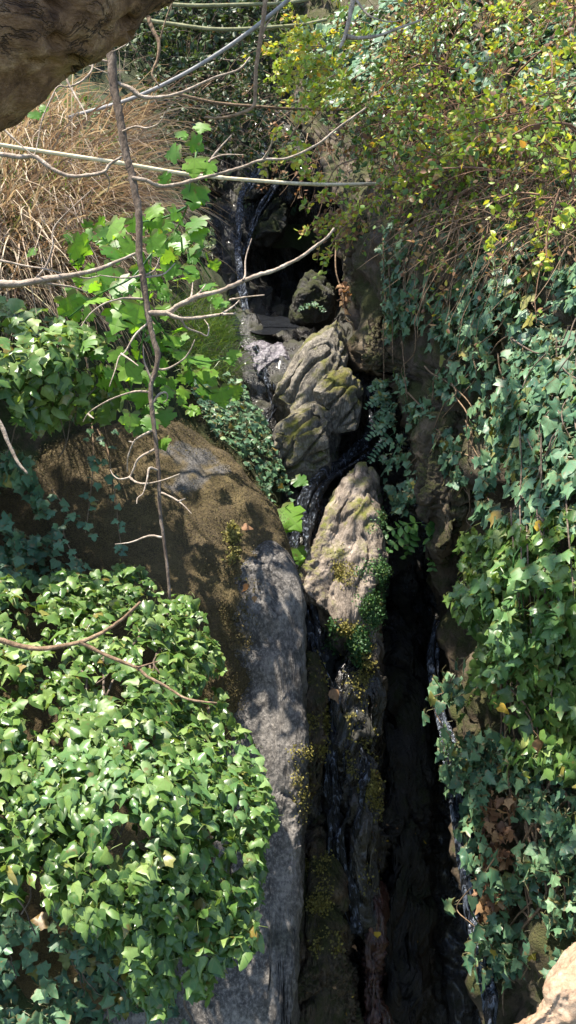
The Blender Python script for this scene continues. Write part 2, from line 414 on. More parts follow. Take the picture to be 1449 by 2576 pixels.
# ------------------------------------------------------------------ leaf templates
def leaf_template(half, mid, fold=0.22, tipcurl=0.18, pet=0.6, wave=0.05, seed=0):
    """half: right-hand outline base->tip (x>0), mid: y of midrib verts. fan between midrib and outline"""
    r = np.random.default_rng(seed)
    half = np.array(half, float); nm = len(mid); nh = len(half)
    def z(x, y): return -fold * np.abs(x) - tipcurl * np.clip(y - 0.3, 0, 2) ** 2
    V = [(0, y, z(0, y)) for y in mid]
    for sgn in (1, -1):
        for (x, y) in half:
            V.append((sgn * x, y, z(x, y) + wave * r.standard_normal()))
    Fs = []
    for si, sgn in enumerate((1, -1)):
        o = nm + si * nh; i = 0; j = 0
        # stitch midrib chain and outline chain by increasing y-order
        while i < nm - 1 or j < nh - 1:
            if j == nh - 1: adv = 'i'
            elif i == nm - 1: adv = 'j'
            else:
                adv = 'i' if (i + 1) / (nm - 1) <= (j + 1) / (nh - 1) else 'j'
            if adv == 'i': f = (i, i + 1, o + j); i += 1
            else: f = (i, o + j + 1, o + j); j += 1
            if sgn < 0: f = (f[0], f[2], f[1])
            Fs.append(f)
    if pet > 0:
        b = len(V); w = 0.014
        V += [(w, -pet * 0.35, -0.12), (-w, -pet * 0.35, -0.12), (w, -pet * 0.6, -0.55), (-w, -pet * 0.6, -0.55)]
        Fs += [(0, b + 1, b), (b, b + 1, b + 3), (b, b + 3, b + 2)]
    V = np.array(V); uv = np.c_[V[:, 0] + 0.5, V[:, 1]]
    return V, np.array(Fs), uv

IVY_HALF = [(0.05, 0.02), (0.20, -0.10), (0.42, -0.06), (0.36, 0.16), (0.55, 0.34), (0.33, 0.46), (0.20, 0.68), (0.02, 1.0)]
OVATE_HALF = [(0.05, 0.0), (0.22, 0.0), (0.40, 0.18), (0.31, 0.34), (0.26, 0.50), (0.12, 0.76), (0.015, 1.08)]
VINE_HALF = [(0.06, 0.0), (0.16, -0.14), (0.36, -0.16), (0.52, -0.06), (0.40, 0.12), (0.56, 0.22), (0.64, 0.42), (0.50, 0.46), (0.44, 0.60), (0.28, 0.56), (0.30, 0.76), (0.17, 0.82), (0.02, 1.0)]
SMALL_HALF = [(0.02, 0.0), (0.26, 0.25), (0.30, 0.55), (0.02, 1.0)]
TINY_HALF = [(0.02, 0.0), (0.36, 0.45), (0.02, 1.0)]
def variants(half, mid, k, fold=(0.1, 0.4), curl=(0.0, 0.35), pet=0.6, wave=0.04, jit=0.03):
    out = []
    for i in range(k):
        r = np.random.default_rng(100 + i); h = np.array(half) + jit * r.standard_normal((len(half), 2)); h[:, 0] = np.maximum(h[:, 0], 0.015)
        h[-1] = half[-1]
        out.append(leaf_template(h, mid, r.uniform(*fold), r.uniform(*curl), pet, wave, i))
    return out
T_IVY = variants(IVY_HALF, [0.03, 0.25, 0.5, 1.0], 8, curl=(0.0, 0.55), wave=0.06, jit=0.045)
T_OVATE = variants(OVATE_HALF, [0.0, 0.25, 0.55, 1.0], 8, fold=(0.15, 0.8), curl=(0.0, 0.7), pet=0.7, wave=0.06, jit=0.04)
T_MOUND = T_OVATE + T_IVY[:3]
T_VINE = variants(VINE_HALF, [0.0, 0.2, 0.45, 0.7, 1.0], 5, fold=(0.05, 0.35), pet=0.9, wave=0.035)
T_SMALL = variants(SMALL_HALF, [0.0, 0.5, 1.0], 3, pet=0.15, wave=0.0, jit=0.02)
T_TINY = variants(TINY_HALF, [0.0, 1.0], 2, pet=0.0, wave=0.0, jit=0.02)

def frames(n, t):
    n = unit(n); x = unit(np.cross(t, n)); y = np.cross(n, x)
    return np.stack([x, y, n], -1)            # columns = leaf axes

def merge_leaves(name, temps, pos, Rm, s, mat):
    Vs = []; Fs = []; Us = []; off = 0; k = len(temps); idx = np.arange(len(pos)) % k
    for i in range(k):
        m = idx == i
        if not m.any(): continue
        V, Fa, uv = temps[i]
        X = np.einsum('mij,vj->mvi', Rm[m], V) * s[m][:, None, None] + pos[m][:, None]
        c = m.sum(); Vs.append(X.reshape(-1, 3)); Us.append(np.tile(uv, (c, 1)))
        Fs.append((Fa[None] + (np.arange(c) * len(V))[:, None, None]).reshape(-1, 3) + off); off += c * len(V)
    return mesh_from(name, np.concatenate(Vs), np.concatenate(Fs), mat, True, np.concatenate(Us))

def leaf_objects(parent, temps, pos, Rm, s, mat, name='leaf', cache={}):
    key = (id(temps), mat.name)
    if key not in cache:
        cache[key] = [mesh_from(name, V, Fa, mat, True, uv) for V, Fa, uv in temps]
    ms = cache[key]; off = np.array(parent.location)
    for i in range(len(pos)):
        o = bpy.data.objects.new(name, ms[i % len(ms)]); COL.objects.link(o)
        o.parent = parent
        A = np.eye(4); A[:3, :3] = Rm[i] * s[i]; A[:3, 3] = pos[i] - off
        o.matrix_basis = Matrix(A.tolist())

def leaf_field(surf, poly, n, size, jit=(-0.1, 0.0), up=0.4, rnd=0.45, trnd=0.6, clump=0.0, tdir=(0, 0, -1), freq=90, seed=1, bias=None):
    q = sample_poly(poly, n, clump, freq, seed)
    off = rng.uniform(jit[0], jit[1], len(q))
    P = surf.p(q[:, 0], q[:, 1], off)
    N = unit(surf.n_(q[:, 0], q[:, 1]) + up * np.array([0, 0, 1.0]) + rnd * rng.standard_normal((len(q), 3)) + (0 if bias is None else np.array(bias)))
    T = np.array(tdir, float) + trnd * rng.standard_normal((len(q), 3))
    s = rng.uniform(size[0], size[1], len(q))
    # base of the leaf sits so that its middle is on the sampled point
    Rm = frames(N, T); P = P - Rm[:, :, 1] * s[:, None] * 0.4
    return P, Rm, s, off, q

def visible_rank(P, s):
    v = P - CAM; d = v @ FWD; a = (v @ RGT) / d * F_PX + IW / 2; b = IH / 2 - (v @ UPV) / d * F_PX
    ok = (a > 5) & (a < IW - 5) & (b > 5) & (b < IH - 5)
    return np.where(ok, s / d, -1)

def ivy(name, label, field, temps, mat, base, nobj=300, stems=None, group=None, stem_mat=None, fol='foliage'):
    P, Rm, s, off, q = field
    e = thing(name, base, label, 'ivy' if 'ivy' in name else name.split('_')[-1], group)
    score = visible_rank(P, s) * (1 - 4.0 * (off - off.min()))          # nearer the outside of the mass first
    order = np.argsort(-score); a = order[:nobj]; b = order[nobj:]
    leaf_objects(e, temps, P[a], Rm[a], s[a], mat)
    if len(b):
        link(fol, merge_leaves(fol, temps, P[b], Rm[b], s[b], mat), e, kind='stuff')
    if stems:
        for l in stems:
            link('stem', tube_mesh('stem', [l], stem_mat or M['twig_dark'], 5), e)
    return e

def surf_stems(surf, n, poly, length=(200, 600), w=(7, 3), off=-0.03, down=True, wig=40, seed=3, rnd=None, xmin=-999):
    r = np.random.default_rng(seed); out = []
    st = sample_poly(poly, n)
    for (x, y) in st:
        L = r.uniform(*length); k = 7; ang = r.normal(0, 0.5) + (math.pi / 2 if down else r.uniform(0, 6.28))
        xs = x + np.cumsum(np.r_[0, np.cos(ang + r.normal(0, 0.35, k)) * L / k]); ys = y + np.cumsum(np.r_[0, np.sin(ang + r.normal(0, 0.35, k)) * L / k])
        if xs.min() < xmin: xs = x + (xs - x) * 0.2 + np.abs(xs - x) * 0.3
        C = crom(np.c_[xs, ys], 4); o = off + 0.05 * fbm(np.c_[C / 70, np.full(len(C), x)], 2, seed)
        d = surf.d(C[:, 0], C[:, 1]) + o
        out.append((W(C[:, 0], C[:, 1], d), np.linspace(w[0], w[1], len(C)) / 2 * d / F_PX))
    return out

# twigs that grow freely, with leaves along them
def grow(starts, dirs, length, k=8, droop=0.25, wig=0.25, r=np.random.default_rng(5)):
    out = []
    for p, d in zip(starts, dirs):
        L = r.uniform(*length); d = d / np.linalg.norm(d); P = [p]
        for i in range(k):
            d = d + np.array([0, 0, -droop / k]) + wig * r.standard_normal(3) / math.sqrt(k) * 0.8
            d /= np.linalg.norm(d); P.append(P[-1] + d * L / k)
        out.append(np.array(P))
    return out

def leaves_on(lines, per_m, size, spread=0.03, up=0.5, frm=0.15, r=np.random.default_rng(6), cl=5):
    Ps = []; Ns = []; Ts = []
    for P in lines:
        seg = np.linalg.norm(np.diff(P, axis=0), axis=1).sum(); c = max(1, int(seg * per_m))
        t = np.repeat(r.uniform(frm, 1, c // cl + 1) ** 0.7, cl)[:c] * (len(P) - 1); i = np.minimum(t.astype(int), len(P) - 2); f = (t - i)[:, None]
        Ps.append(P[i] * (1 - f) + P[i + 1] * f + spread * 0.6 * r.standard_normal((c, 3)))
        Ts.append(0.6 * unit(P[i + 1] - P[i]) + 1.0 * r.standard_normal((c, 3)))
        Ns.append(np.array([0, -0.3, up]) + 0.6 * r.standard_normal((c, 3)))
    P = np.concatenate(Ps); s = r.uniform(size[0], size[1], len(P))
    return P, frames(np.concatenate(Ns), np.concatenate(Ts)), s

def icosphere(sub):
    t = (1 + 5 ** 0.5) / 2
    V = unit(np.array([(-1, t, 0), (1, t, 0), (-1, -t, 0), (1, -t, 0), (0, -1, t), (0, 1, t), (0, -1, -t), (0, 1, -t), (t, 0, -1), (t, 0, 1), (-t, 0, -1), (-t, 0, 1)], float))
    Fs = np.array([(0, 11, 5), (0, 5, 1), (0, 1, 7), (0, 7, 10), (0, 10, 11), (1, 5, 9), (5, 11, 4), (11, 10, 2), (10, 7, 6), (7, 1, 8), (3, 9, 4), (3, 4, 2), (3, 2, 6), (3, 6, 8), (3, 8, 9), (4, 9, 5), (2, 4, 11), (6, 2, 10), (8, 6, 7), (9, 8, 1)])
    for _ in range(sub):
        E = np.sort(np.concatenate([Fs[:, [0, 1]], Fs[:, [1, 2]], Fs[:, [2, 0]]]), 1)
        U, inv = np.unique(E, axis=0, return_inverse=True); inv = inv.ravel()
        mid = unit((V[U[:, 0]] + V[U[:, 1]]) / 2); n = len(V); V = np.vstack([V, mid]); m = len(Fs)
        a, b, c = n + inv[:m], n + inv[m:2 * m], n + inv[2 * m:]
        Fs = np.concatenate([np.c_[Fs[:, 0], a, c], np.c_[Fs[:, 1], b, a], np.c_[Fs[:, 2], c, b], np.c_[a, b, c]])
    return V, Fs
ICO = {}

def vert_normals(V, Fs):
    n = np.cross(V[Fs[:, 1]] - V[Fs[:, 0]], V[Fs[:, 2]] - V[Fs[:, 0]]); out = np.zeros_like(V)
    for k in range(3): np.add.at(out, Fs[:, k], n)
    return unit(out)

def rock(name, outline, centre, mat, front, back, sub=5, tilt=(0, 0), lump=0.06, rough=0.02, freq=3.0, strata=None, cuts=0, power=0.75, seed=1, blocks=None, grain=None):
    """closed boulder: outline in picture px round centre (px, py, depth); front/back thickness in m; tilt = depth change per 1000 px"""
    if sub not in ICO: ICO[sub] = icosphere(sub)
    D, Fs = ICO[sub]
    cx, cy, cd = centre; O = crom(list(outline) + [outline[0]], 8)[:-1] - np.array([cx, cy])
    th = np.arctan2(O[:, 1], O[:, 0]); ra = np.linalg.norm(O, axis=1); o = np.argsort(th); th = th[o]; ra = ra[o]
    th = np.r_[th - 2 * np.pi, th, th + 2 * np.pi]; ra = np.r_[ra, ra, ra]
    a = np.arctan2(D[:, 1], D[:, 0]); rr = np.hypot(D[:, 0], D[:, 1]); z = D[:, 2]
    rad = np.interp(a, th, ra) * rr ** power
    px = cx + rad * np.cos(a); py = cy + rad * np.sin(a)
    dep = cd + tilt[0] * (px - cx) / 1000 + tilt[1] * (py - cy) / 1000 + np.where(z > 0, -front, back) * np.abs(z) ** power
    V = W(px, py, dep)
    r = np.random.default_rng(seed); c = V.mean(0)
    for k in range(cuts):
        n = unit(r.standard_normal(3) + np.array([0, -0.8, 0.3])); h = ((V - c) @ n); hm = h.max() * r.uniform(0.6, 0.86)
        ex = np.maximum(h - hm, 0); V = V - ex[:, None] * n * 0.97
    N = vert_normals(V, Fs); s = (N * (V - c)).sum()
    if s < 0: Fs = Fs[:, ::-1]; N = -N
    disp = lump * fbm(V * freq, 3, seed) + rough * (ridged(V * freq * 4, 4, seed + 5) - 0.5) * 2
    if strata:
        sd_, sf, sa = strata; sd_ = np.array(sd_, float) / np.linalg.norm(sd_)
        q = (V @ sd_) * sf + 0.7 * fbm(V * freq, 3, seed + 9)
        fr = q - np.floor(q); disp = disp + sa * (fr ** 1.6 * np.clip((1 - fr) * 7, 0, 1) - 0.4) * (0.6 + 0.8 * vnoise(V * 3 + 7, seed + 3))
    if grain:
        gd, gf, ga = grain; gd = np.array(gd, float) / np.linalg.norm(gd); al = (V @ gd)[:, None] * gd
        q = ((V - al) + 0.10 * al) * gf + 0.35 * np.stack([fbm(V * 3, 2, seed + 61), fbm(V * 3, 2, seed + 62), fbm(V * 3, 2, seed + 63)], -1)
        g1 = 1 - np.abs(vnoise(q, seed + 64)); g2 = vnoise(q * 2.3 + 5, seed + 65)
        disp = disp - ga * np.clip((g1 - 0.72) / 0.28, 0, 1) ** 2 + 0.35 * ga * g2
    if blocks:
        nb, cd_, ca = blocks; ext = V.max(0) - V.min(0); C_ = V.min(0) + r.random((nb, 3)) * ext
        q = V + 0.05 * np.stack([fbm(V * 5, 2, seed + 31), fbm(V * 5, 2, seed + 32), fbm(V * 5, 2, seed + 33)], -1)
        sk = np.array([1.0, 1.0, 0.75]); dd = np.sqrt((((q[:, None] - C_[None]) * sk) ** 2).sum(-1)); ii = np.argpartition(dd, 1, axis=1)[:, :2]
        d2 = np.take_along_axis(dd, ii, 1); d2.sort(1); near = dd.argmin(1); edge = np.clip((d2[:, 1] - d2[:, 0]) / (0.05 * ext.max()), 0, 1)
        tiltv = unit(r.standard_normal((nb, 3)))
        disp = disp + ca * (r.uniform(-1, 1, nb)[near] + 3.0 * ((V - C_[near]) * tiltv[near]).sum(-1) / ext.max()) * (edge ** 0.5) - cd_ * (1 - edge) ** 2
    V = V + N * disp[:, None]
    N = vert_normals(V, Fs); V = V + N * (rough * 0.5 * fbm(V * freq * 14, 3, seed + 50))[:, None]
    return mesh_from(name, V, Fs, mat)

def sheet(name, surf, x, y, nx, ny, mat, amp=0.06, freq=2.5, rough=0.02, seed=2, off=0.0, vert=1.0):
    gx, gy = np.meshgrid(np.linspace(*x, nx), np.linspace(*y, ny))
    V = surf.p(gx, gy, off).reshape(-1, 3); N = surf.n_(gx.ravel(), gy.ravel())
    V = V + N * (amp * fbm(V * freq * np.array([1, 1, vert]), 4, seed) + rough * (ridged(V * freq * 5 * np.array([1, 1, vert]), 3, seed + 4) - 0.5) * 2)[:, None]
    i = np.arange(ny - 1)[:, None] * nx + np.arange(nx - 1)[None]
    Fs = np.stack([i, i + nx, i + nx + 1, i + 1], -1).reshape(-1, 4)
    return mesh_from(name, V, Fs, mat)

# ================================================================== THE PLACE
# ---------------------------------------------------------------- ground and gorge
gnd = []
N = 40
gx, gy = np.meshgrid(np.linspace(-60, 60, N), np.linspace(-60, 60, N))
V = np.c_[gx.ravel(), gy.ravel(), np.full(N * N, -2.4)]
V[:, 2] += 0.15 * fbm(V * 0.3, 2)
i = np.arange(N - 1)[:, None] * N + np.arange(N - 1)[None]
link('ground', mesh_from('ground', V, np.stack([i, i + 1, i + N + 1, i + N], -1).reshape(-1, 4), M['soil']), kind='structure',
     label='dark soil of the valley below the gorge', category='ground')

BACK = Surf([(-900, -900, 11), (0, -900, 12), (724, -900, 12.5), (1500, -900, 11), (2400, -900, 9), (-900, 0, 8.5), (0, 0, 9.2), (400, 0, 9.8), (724, 0, 10.2), (1100, 0, 9.6), (1500, 0, 8.5), (2400, 0, 7.5),
             (-900, 500, 7.5), (0, 500, 8.0), (400, 400, 8.8), (724, 300, 9.2), (1100, 400, 8.6), (1500, 500, 8), (2400, 500, 7)])
link('hillside', sheet('hillside', BACK, (-900, 2400), (-700, 620), 110, 70, M['soil'], amp=0.25, freq=0.9), kind='structure',
     label='shaded earth hillside at the head of the gorge', category='hillside')

LEFT = Surf([(-700, 200, 6.6), (0, 200, 6.4), (300, 220, 7.6), (450, 260, 8.8), (0, 420, 5.3), (300, 420, 6.0), (450, 450, 7.0), (0, 700, 4.6), (300, 700, 5.1), (500, 700, 6.2),
             (0, 1000, 4.4), (300, 1000, 4.8), (540, 950, 5.6), (600, 1100, 5.45), (0, 1400, 4.3), (300, 1400, 4.8), (0, 2000, 3.9), (300, 2000, 4.4), (0, 2600, 3.7), (300, 2600, 4.2),
             (-700, 2600, 3.2), (-700, 1000, 3.9), (680, 1200, 5.4), (560, 2000, 4.9), (560, 2600, 4.8), (-700, 3000, 3.2), (300, 3000, 4.2)])
def left_edge(py): return np.interp(py, [150, 300, 500, 700, 850, 1000, 1200, 1400, 3000], [470, 500, 500, 540, 590, 640, 700, 690, 690])
def wall(name, surf, edge, side, far, y, nx, ny, mat, wrap=2.5, amp=0.06, freq=2.5, rough=0.03, seed=2):
    """a bank whose gorge-side edge turns the corner and runs back out of sight"""
    ys = np.linspace(*y, ny); nw = nx // 5; V = []
    for py in ys:
        e = edge(py); s = np.linspace(0, 1, nx - nw)
        px = e + (far - e) * s ** 1.3; d = surf.d(px, np.full_like(px, py))
        t = np.linspace(1, 0, nw, endpoint=False); d0 = surf.d(np.array([e]), np.array([py]))[0]
        pw = np.full(nw, e) + side * 18 * np.sin(t * np.pi / 2) * 0.5 - side * 0; dw = d0 + wrap * t ** 1.6
        V.append(W(np.r_[pw, px], np.full(nx, py), np.r_[dw, d]))
    V = np.array(V); G = V
    du = np.gradient(G, axis=1); dv = np.gradient(G, axis=0); Nn = unit(np.cross(du, dv)).reshape(-1, 3); V = V.reshape(-1, 3)
    Nn *= np.sign((Nn * (CAM - V)).sum(-1, keepdims=True) + 1e-9)
    V = V + Nn * (amp * fbm(V * freq, 4, seed) + rough * (ridged(V * freq * 4, 3, seed + 4) - 0.5) * 2)[:, None]
    i = np.arange(ny - 1)[:, None] * nx + np.arange(nx - 1)[None]
    return mesh_from(name, V, np.stack([i, i + nx, i + nx + 1, i + 1], -1).reshape(-1, 4), mat)
link('left_bank', wall('left_bank', LEFT, left_edge, -1, -800, (150, 3000), 120, 200, M['soil'], seed=11), kind='structure',
     label='brown earth bank on the grassy side of the gorge', category='bank')

RIGHT = Surf([(740, 100, 8.8), (740, 300, 8.0), (900, 300, 6.9), (1100, 300, 5.9), (1449, 300, 4.9), (1100, 0, 6.8), (1449, 0, 5.8), (2000, 0, 4.6), (2000, 400, 3.9), (750, -100, 9.4),
              (870, 560, 6.3), (900, 900, 5.9), (1000, 1000, 5.3), (1000, 600, 5.3), (1200, 600, 4.6), (1449, 600, 4.1), (1050, 1200, 5.0), (1110, 1400, 5.1), (1449, 1200, 3.8), (1250, 1200, 4.35),
              (1130, 1700, 5.0), (1449, 1800, 3.7), (1280, 1800, 4.3), (1180, 2200, 4.7), (1449, 2200, 3.7), (1240, 2600, 4.6), (1449, 2600, 3.7), (2000, 1200, 3.0), (2000, 2600, 2.9), (1240, 3000, 4.6), (2000, 3000, 2.8)])
def right_edge(py): return np.interp(py, [-150, 100, 300, 450, 560, 900, 960, 1050, 1400, 1700, 2200, 2600, 3000], [760, 740, 760, 850, 868, 905, 1000, 1040, 1120, 1140, 1185, 1235, 1235])
link('right_bank', wall('right_bank', RIGHT, right_edge, 1, 2100, (-150, 3000), 140, 230, M['cliff'], amp=0.10, rough=0.06, seed=21), kind='structure',
     label='brown crumbling cliff under the ivy', category='cliff')

BED = Surf([(px, py, d) for py, row in ((150, (9.6, 9.6, 9.6, 9.6, 9.0, 8.5)), (400, (8.6, 8.4, 8.2, 8.3, 8.0, 7.5)), (600, (7.7, 7.9, 8.5, 8.5, 7.2, 6.8)), (780, (6.9, 7.1, 8.3, 8.2, 6.9, 6.4)),
            (860, (6.3, 6.35, 6.5, 6.6, 6.4, 6.0)), (1100, (5.8, 5.75, 5.8, 6.0, 6.0, 5.7)), (1300, (5.5, 5.4, 5.4, 5.6, 6.0, 5.8)), (1500, (5.2, 5.15, 5.1, 5.2, 6.0, 6.1)),
            (1800, (5.0, 4.9, 4.85, 5.0, 5.9, 6.1)), (2200, (5.0, 4.9, 4.85, 5.0, 5.8, 5.9)), (2600, (5.1, 5.0, 4.95, 5.2, 5.7, 5.8)), (3000, (5.2, 5.1, 5.0, 5.3, 5.7, 5.8)))
            for px, d in zip((400, 600, 750, 900, 1050, 1260), row)])
link('stream_bed', sheet('stream_bed', BED, (380, 1300), (130, 3000), 130, 330, M['wet'], amp=0.10, freq=2.8, rough=0.06, seed=31, vert=0.45), kind='structure',
     label='black wet bedrock down which the stream falls', category='rock')

# ---------------------------------------------------------------- boulders
bare1 = W(470, 1200, np.array(4.55)); bare2 = W(200, 1330, np.array(4.35))
M['mossy'] = rock_mat('brown_moss_rock', (0.035, 0.025, 0.012), (0.075, 0.052, 0.022), (0.13, 0.095, 0.035), scale=2.6, bumps=0.9, fine=170, speck=0.6, rough=(0.85, 0.95),
                      blobs=((bare1, 0.125, 0.035, (0.088, 0.083, 0.080), 0.9), (bare2, 0.05, 0.03, (0.08, 0.075, 0.07), 0.9)))
bm = (0.085, 0.060, 0.022)
M['grey'] = rock_mat('grey_rock', (0.024, 0.021, 0.019), (0.080, 0.072, 0.064), (0.23, 0.207, 0.18), scale=2.6, bumps=0.8, fine=75, speck=0.55, stretch=(1, 1, 0.6), rough=(0.6, 0.9),
    blobs=((W(430, 1540, np.array(4.08)), 0.34, 0.03, bm, 1.0), (W(400, 1850, np.array(4.02)), 0.28, 0.03, bm, 1.0), (W(690, 1385, np.array(4.1)), 0.06, 0.03, (0.05, 0.05, 0.015), 0.9), (W(760, 1950, np.array(4.0)), 0.07, 0.03, (0.10, 0.075, 0.03), 0.8), (W(740, 2350, np.array(4.0)), 0.08, 0.04, (0.04, 0.04, 0.03), 0.8)))
M['olive_rock'] = rock_mat('striated_rock', (0.04, 0.035, 0.028), (0.17, 0.15, 0.12), (0.42, 0.37, 0.30), moss=(0.12, 0.10, 0.025), moss_amt=0.36, scale=4, bumps=0.9, stretch=(3, 3, 0.6), rot=(0, 0.6, 0), fine=60, speck=0.4)
M['pink_rock'] = rock_mat('pale_rock', (0.055, 0.042, 0.030), (0.19, 0.152, 0.118), (0.42, 0.345, 0.28), blobs=((W(905, 1720, np.array(4.75)), 0.20, 0.10, (0.022, 0.017, 0.010), 0.95), (W(955, 1480, np.array(4.8)), 0.10, 0.06, (0.035, 0.03, 0.012), 0.9)), moss=(0.12, 0.105, 0.025), moss_amt=0.325, scale=4, bumps=0.6, stretch=(2.2, 2.2, 0.4), rot=(0, 0.3, 0), fine=70, speck=0.3)
M['purple_rock'] = rock_mat('damp_rock', (0.035, 0.030, 0.038), (0.13, 0.115, 0.13), (0.26, 0.235, 0.25), scale=6, bumps=1.0, rough=(0.12, 0.45), fine=80, speck=0.4)
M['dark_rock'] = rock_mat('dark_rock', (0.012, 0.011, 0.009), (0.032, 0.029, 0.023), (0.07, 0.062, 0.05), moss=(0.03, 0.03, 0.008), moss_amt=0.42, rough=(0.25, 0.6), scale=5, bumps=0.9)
M['tan_rock'] = rock_mat('tan_stone', (0.19, 0.115, 0.065), (0.30, 0.20, 0.13), (0.43, 0.33, 0.24), scale=5, bumps=0.5, fine=60, speck=0.3)

def boulder(name, label, outline, centre, mat, front, back, category='boulder', group=None, **kw):
    o = link(name, rock(name, outline, centre, mat, front, back, **kw)); tag(o, label, category, group); return o

mossy = boulder('mossy_boulder', 'big rounded boulder coated in brown moss with a bare grey patch',
    [(250, 1075), (420, 1040), (520, 1075), (600, 1150), (642, 1230), (678, 1310), (698, 1380), (672, 1540), (610, 1800), (520, 2150), (300, 2500), (0, 2500), (-200, 2200), (-250, 1700), (-150, 1300), (50, 1130)],
    (260, 1650, 4.40), M['mossy'], 0.35, 0.7, sub=6, tilt=(0.30, -0.50), lump=0.06, rough=0.012, freq=2.0, power=0.6, seed=3, blocks=(10, 0.02, 0.025))
grey = boulder('grey_boulder', 'tall speckled grey rock slab beside the waterfall',
    [(540, 1400), (640, 1375), (700, 1398), (740, 1465), (764, 1590), (770, 1750), (765, 1950), (752, 2150), (745, 2350), (740, 2600), (720, 2950), (300, 2950), (250, 2600), (330, 2300), (430, 1950), (470, 1700), (500, 1530)],
    (620, 2050, 4.20), M['grey'], 0.15, 0.6, sub=6, tilt=(-0.10, -0.40), lump=0.022, rough=0.012, freq=2.4, power=0.34, cuts=0, seed=5, grain=((0.15, 0.1, 1), 5.0, 0.025), blocks=(12, 0.014, 0.012))
slab = dict(sub=6, lump=0.02, rough=0.008, freq=2.5, power=0.62)
ax4 = (0.60, 0.25, 0.75)
boulder('striated_rock', 'long striated slab of the central pile, its sharp tip pointing up at dead leaves',
    [(848, 802), (872, 850), (876, 915), (855, 975), (805, 1050), (745, 1125), (690, 1125), (668, 1060), (692, 985), (728, 918), (776, 852)], (778, 965, 5.56), M['olive_rock'], 0.22, 0.4, tilt=(0.4, -0.9), cuts=6, seed=7, grain=(ax4, 12, 0.035), **slab)
boulder('striated_rock', 'rounded middle block of the striated pile beside the dark water',
    [(835, 918), (885, 935), (910, 970), (906, 1035), (878, 1100), (838, 1120), (795, 1060), (785, 985)], (848, 1015, 5.50), M['olive_rock'], 0.22, 0.4, tilt=(0.4, -0.9), cuts=7, seed=8, grain=(ax4, 11, 0.045), **slab)
boulder('striated_rock', 'largest grey streaked block at the base of the striated pile',
    [(735, 1030), (785, 1005), (830, 1035), (855, 1100), (850, 1175), (805, 1235), (745, 1225), (700, 1160), (690, 1085)], (775, 1115, 5.38), M['olive_rock'], 0.22, 0.4, tilt=(0.3, -0.9), cuts=8, seed=10, grain=(ax4, 12, 0.045), **slab)
pale = boulder('pale_mossy_rock', 'pale pinkish rock with moss and fern on its wet side',
    [(905, 1172), (942, 1205), (962, 1310), (962, 1440), (957, 1580), (950, 1720), (935, 1900), (890, 1880), (825, 1660), (785, 1540), (750, 1452), (785, 1375), (822, 1280), (862, 1208)],
    (865, 1440, 4.92), M['pink_rock'], 0.24, 0.5, sub=6, tilt=(0.4, -0.6), lump=0.025, rough=0.012, freq=3, cuts=9, seed=9, grain=((0.34, 0.15, 0.93), 12.0, 0.026), power=0.62, blocks=(9, 0.02, 0.02))
boulder('damp_rock', 'small damp purplish grey rock with glinting water beside the dark pool',
    [(600, 852), (640, 842), (690, 852), (735, 880), (735, 925), (700, 985), (668, 1010), (640, 980), (615, 920)], (672, 915, 5.95), M['purple_rock'], 0.18, 0.35, sub=5, tilt=(0.2, -1.0), lump=0.03, rough=0.008, freq=4, cuts=5, seed=12, grain=((0.5, 0.3, 0.8), 9, 0.04))
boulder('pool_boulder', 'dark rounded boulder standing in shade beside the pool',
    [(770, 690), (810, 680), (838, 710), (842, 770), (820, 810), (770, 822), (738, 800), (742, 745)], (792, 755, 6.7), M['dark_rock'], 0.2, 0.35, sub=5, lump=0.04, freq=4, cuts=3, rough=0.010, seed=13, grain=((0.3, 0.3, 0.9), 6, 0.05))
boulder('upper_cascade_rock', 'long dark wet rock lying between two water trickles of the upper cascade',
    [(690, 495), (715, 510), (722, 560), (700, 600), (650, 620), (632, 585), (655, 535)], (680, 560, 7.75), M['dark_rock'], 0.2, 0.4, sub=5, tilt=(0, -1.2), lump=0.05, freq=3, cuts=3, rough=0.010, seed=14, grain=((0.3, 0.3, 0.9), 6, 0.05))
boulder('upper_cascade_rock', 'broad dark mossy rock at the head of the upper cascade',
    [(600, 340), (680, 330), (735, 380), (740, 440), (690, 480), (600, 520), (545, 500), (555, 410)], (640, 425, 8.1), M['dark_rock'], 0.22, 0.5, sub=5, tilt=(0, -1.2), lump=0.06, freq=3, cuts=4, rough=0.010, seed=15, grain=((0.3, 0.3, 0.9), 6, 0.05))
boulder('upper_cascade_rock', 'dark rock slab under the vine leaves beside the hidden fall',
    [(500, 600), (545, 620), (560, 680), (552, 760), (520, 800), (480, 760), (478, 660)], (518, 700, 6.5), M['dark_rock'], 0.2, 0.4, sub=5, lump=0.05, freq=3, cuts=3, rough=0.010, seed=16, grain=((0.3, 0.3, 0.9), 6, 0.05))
boulder('cliff_block', 'brown cliff block jutting out beside the striated pile',
    [(950, 800), (990, 810), (1000, 900), (985, 945), (930, 950), (918, 900), (935, 840)], (960, 880, 5.55), M['cliff'], 0.14, 0.4, sub=5, lump=0.03, rough=0.03, freq=5, cuts=5, seed=17, blocks=(10, 0.02, 0.02))
boulder('cliff_buttress', 'brown earthy rock buttress rising above the striated pile',
    [(880, 555), (950, 545), (1000, 600), (1010, 700), (985, 800), (930, 840), (895, 800), (872, 700)], (935, 690, 6.0), M['cliff'], 0.2, 0.5, sub=6, tilt=(-0.8, -0.3), lump=0.06, rough=0.016, freq=4, cuts=5, seed=18, blocks=(10, 0.03, 0.03), grain=((0.2, 0.2, 1), 7, 0.05))
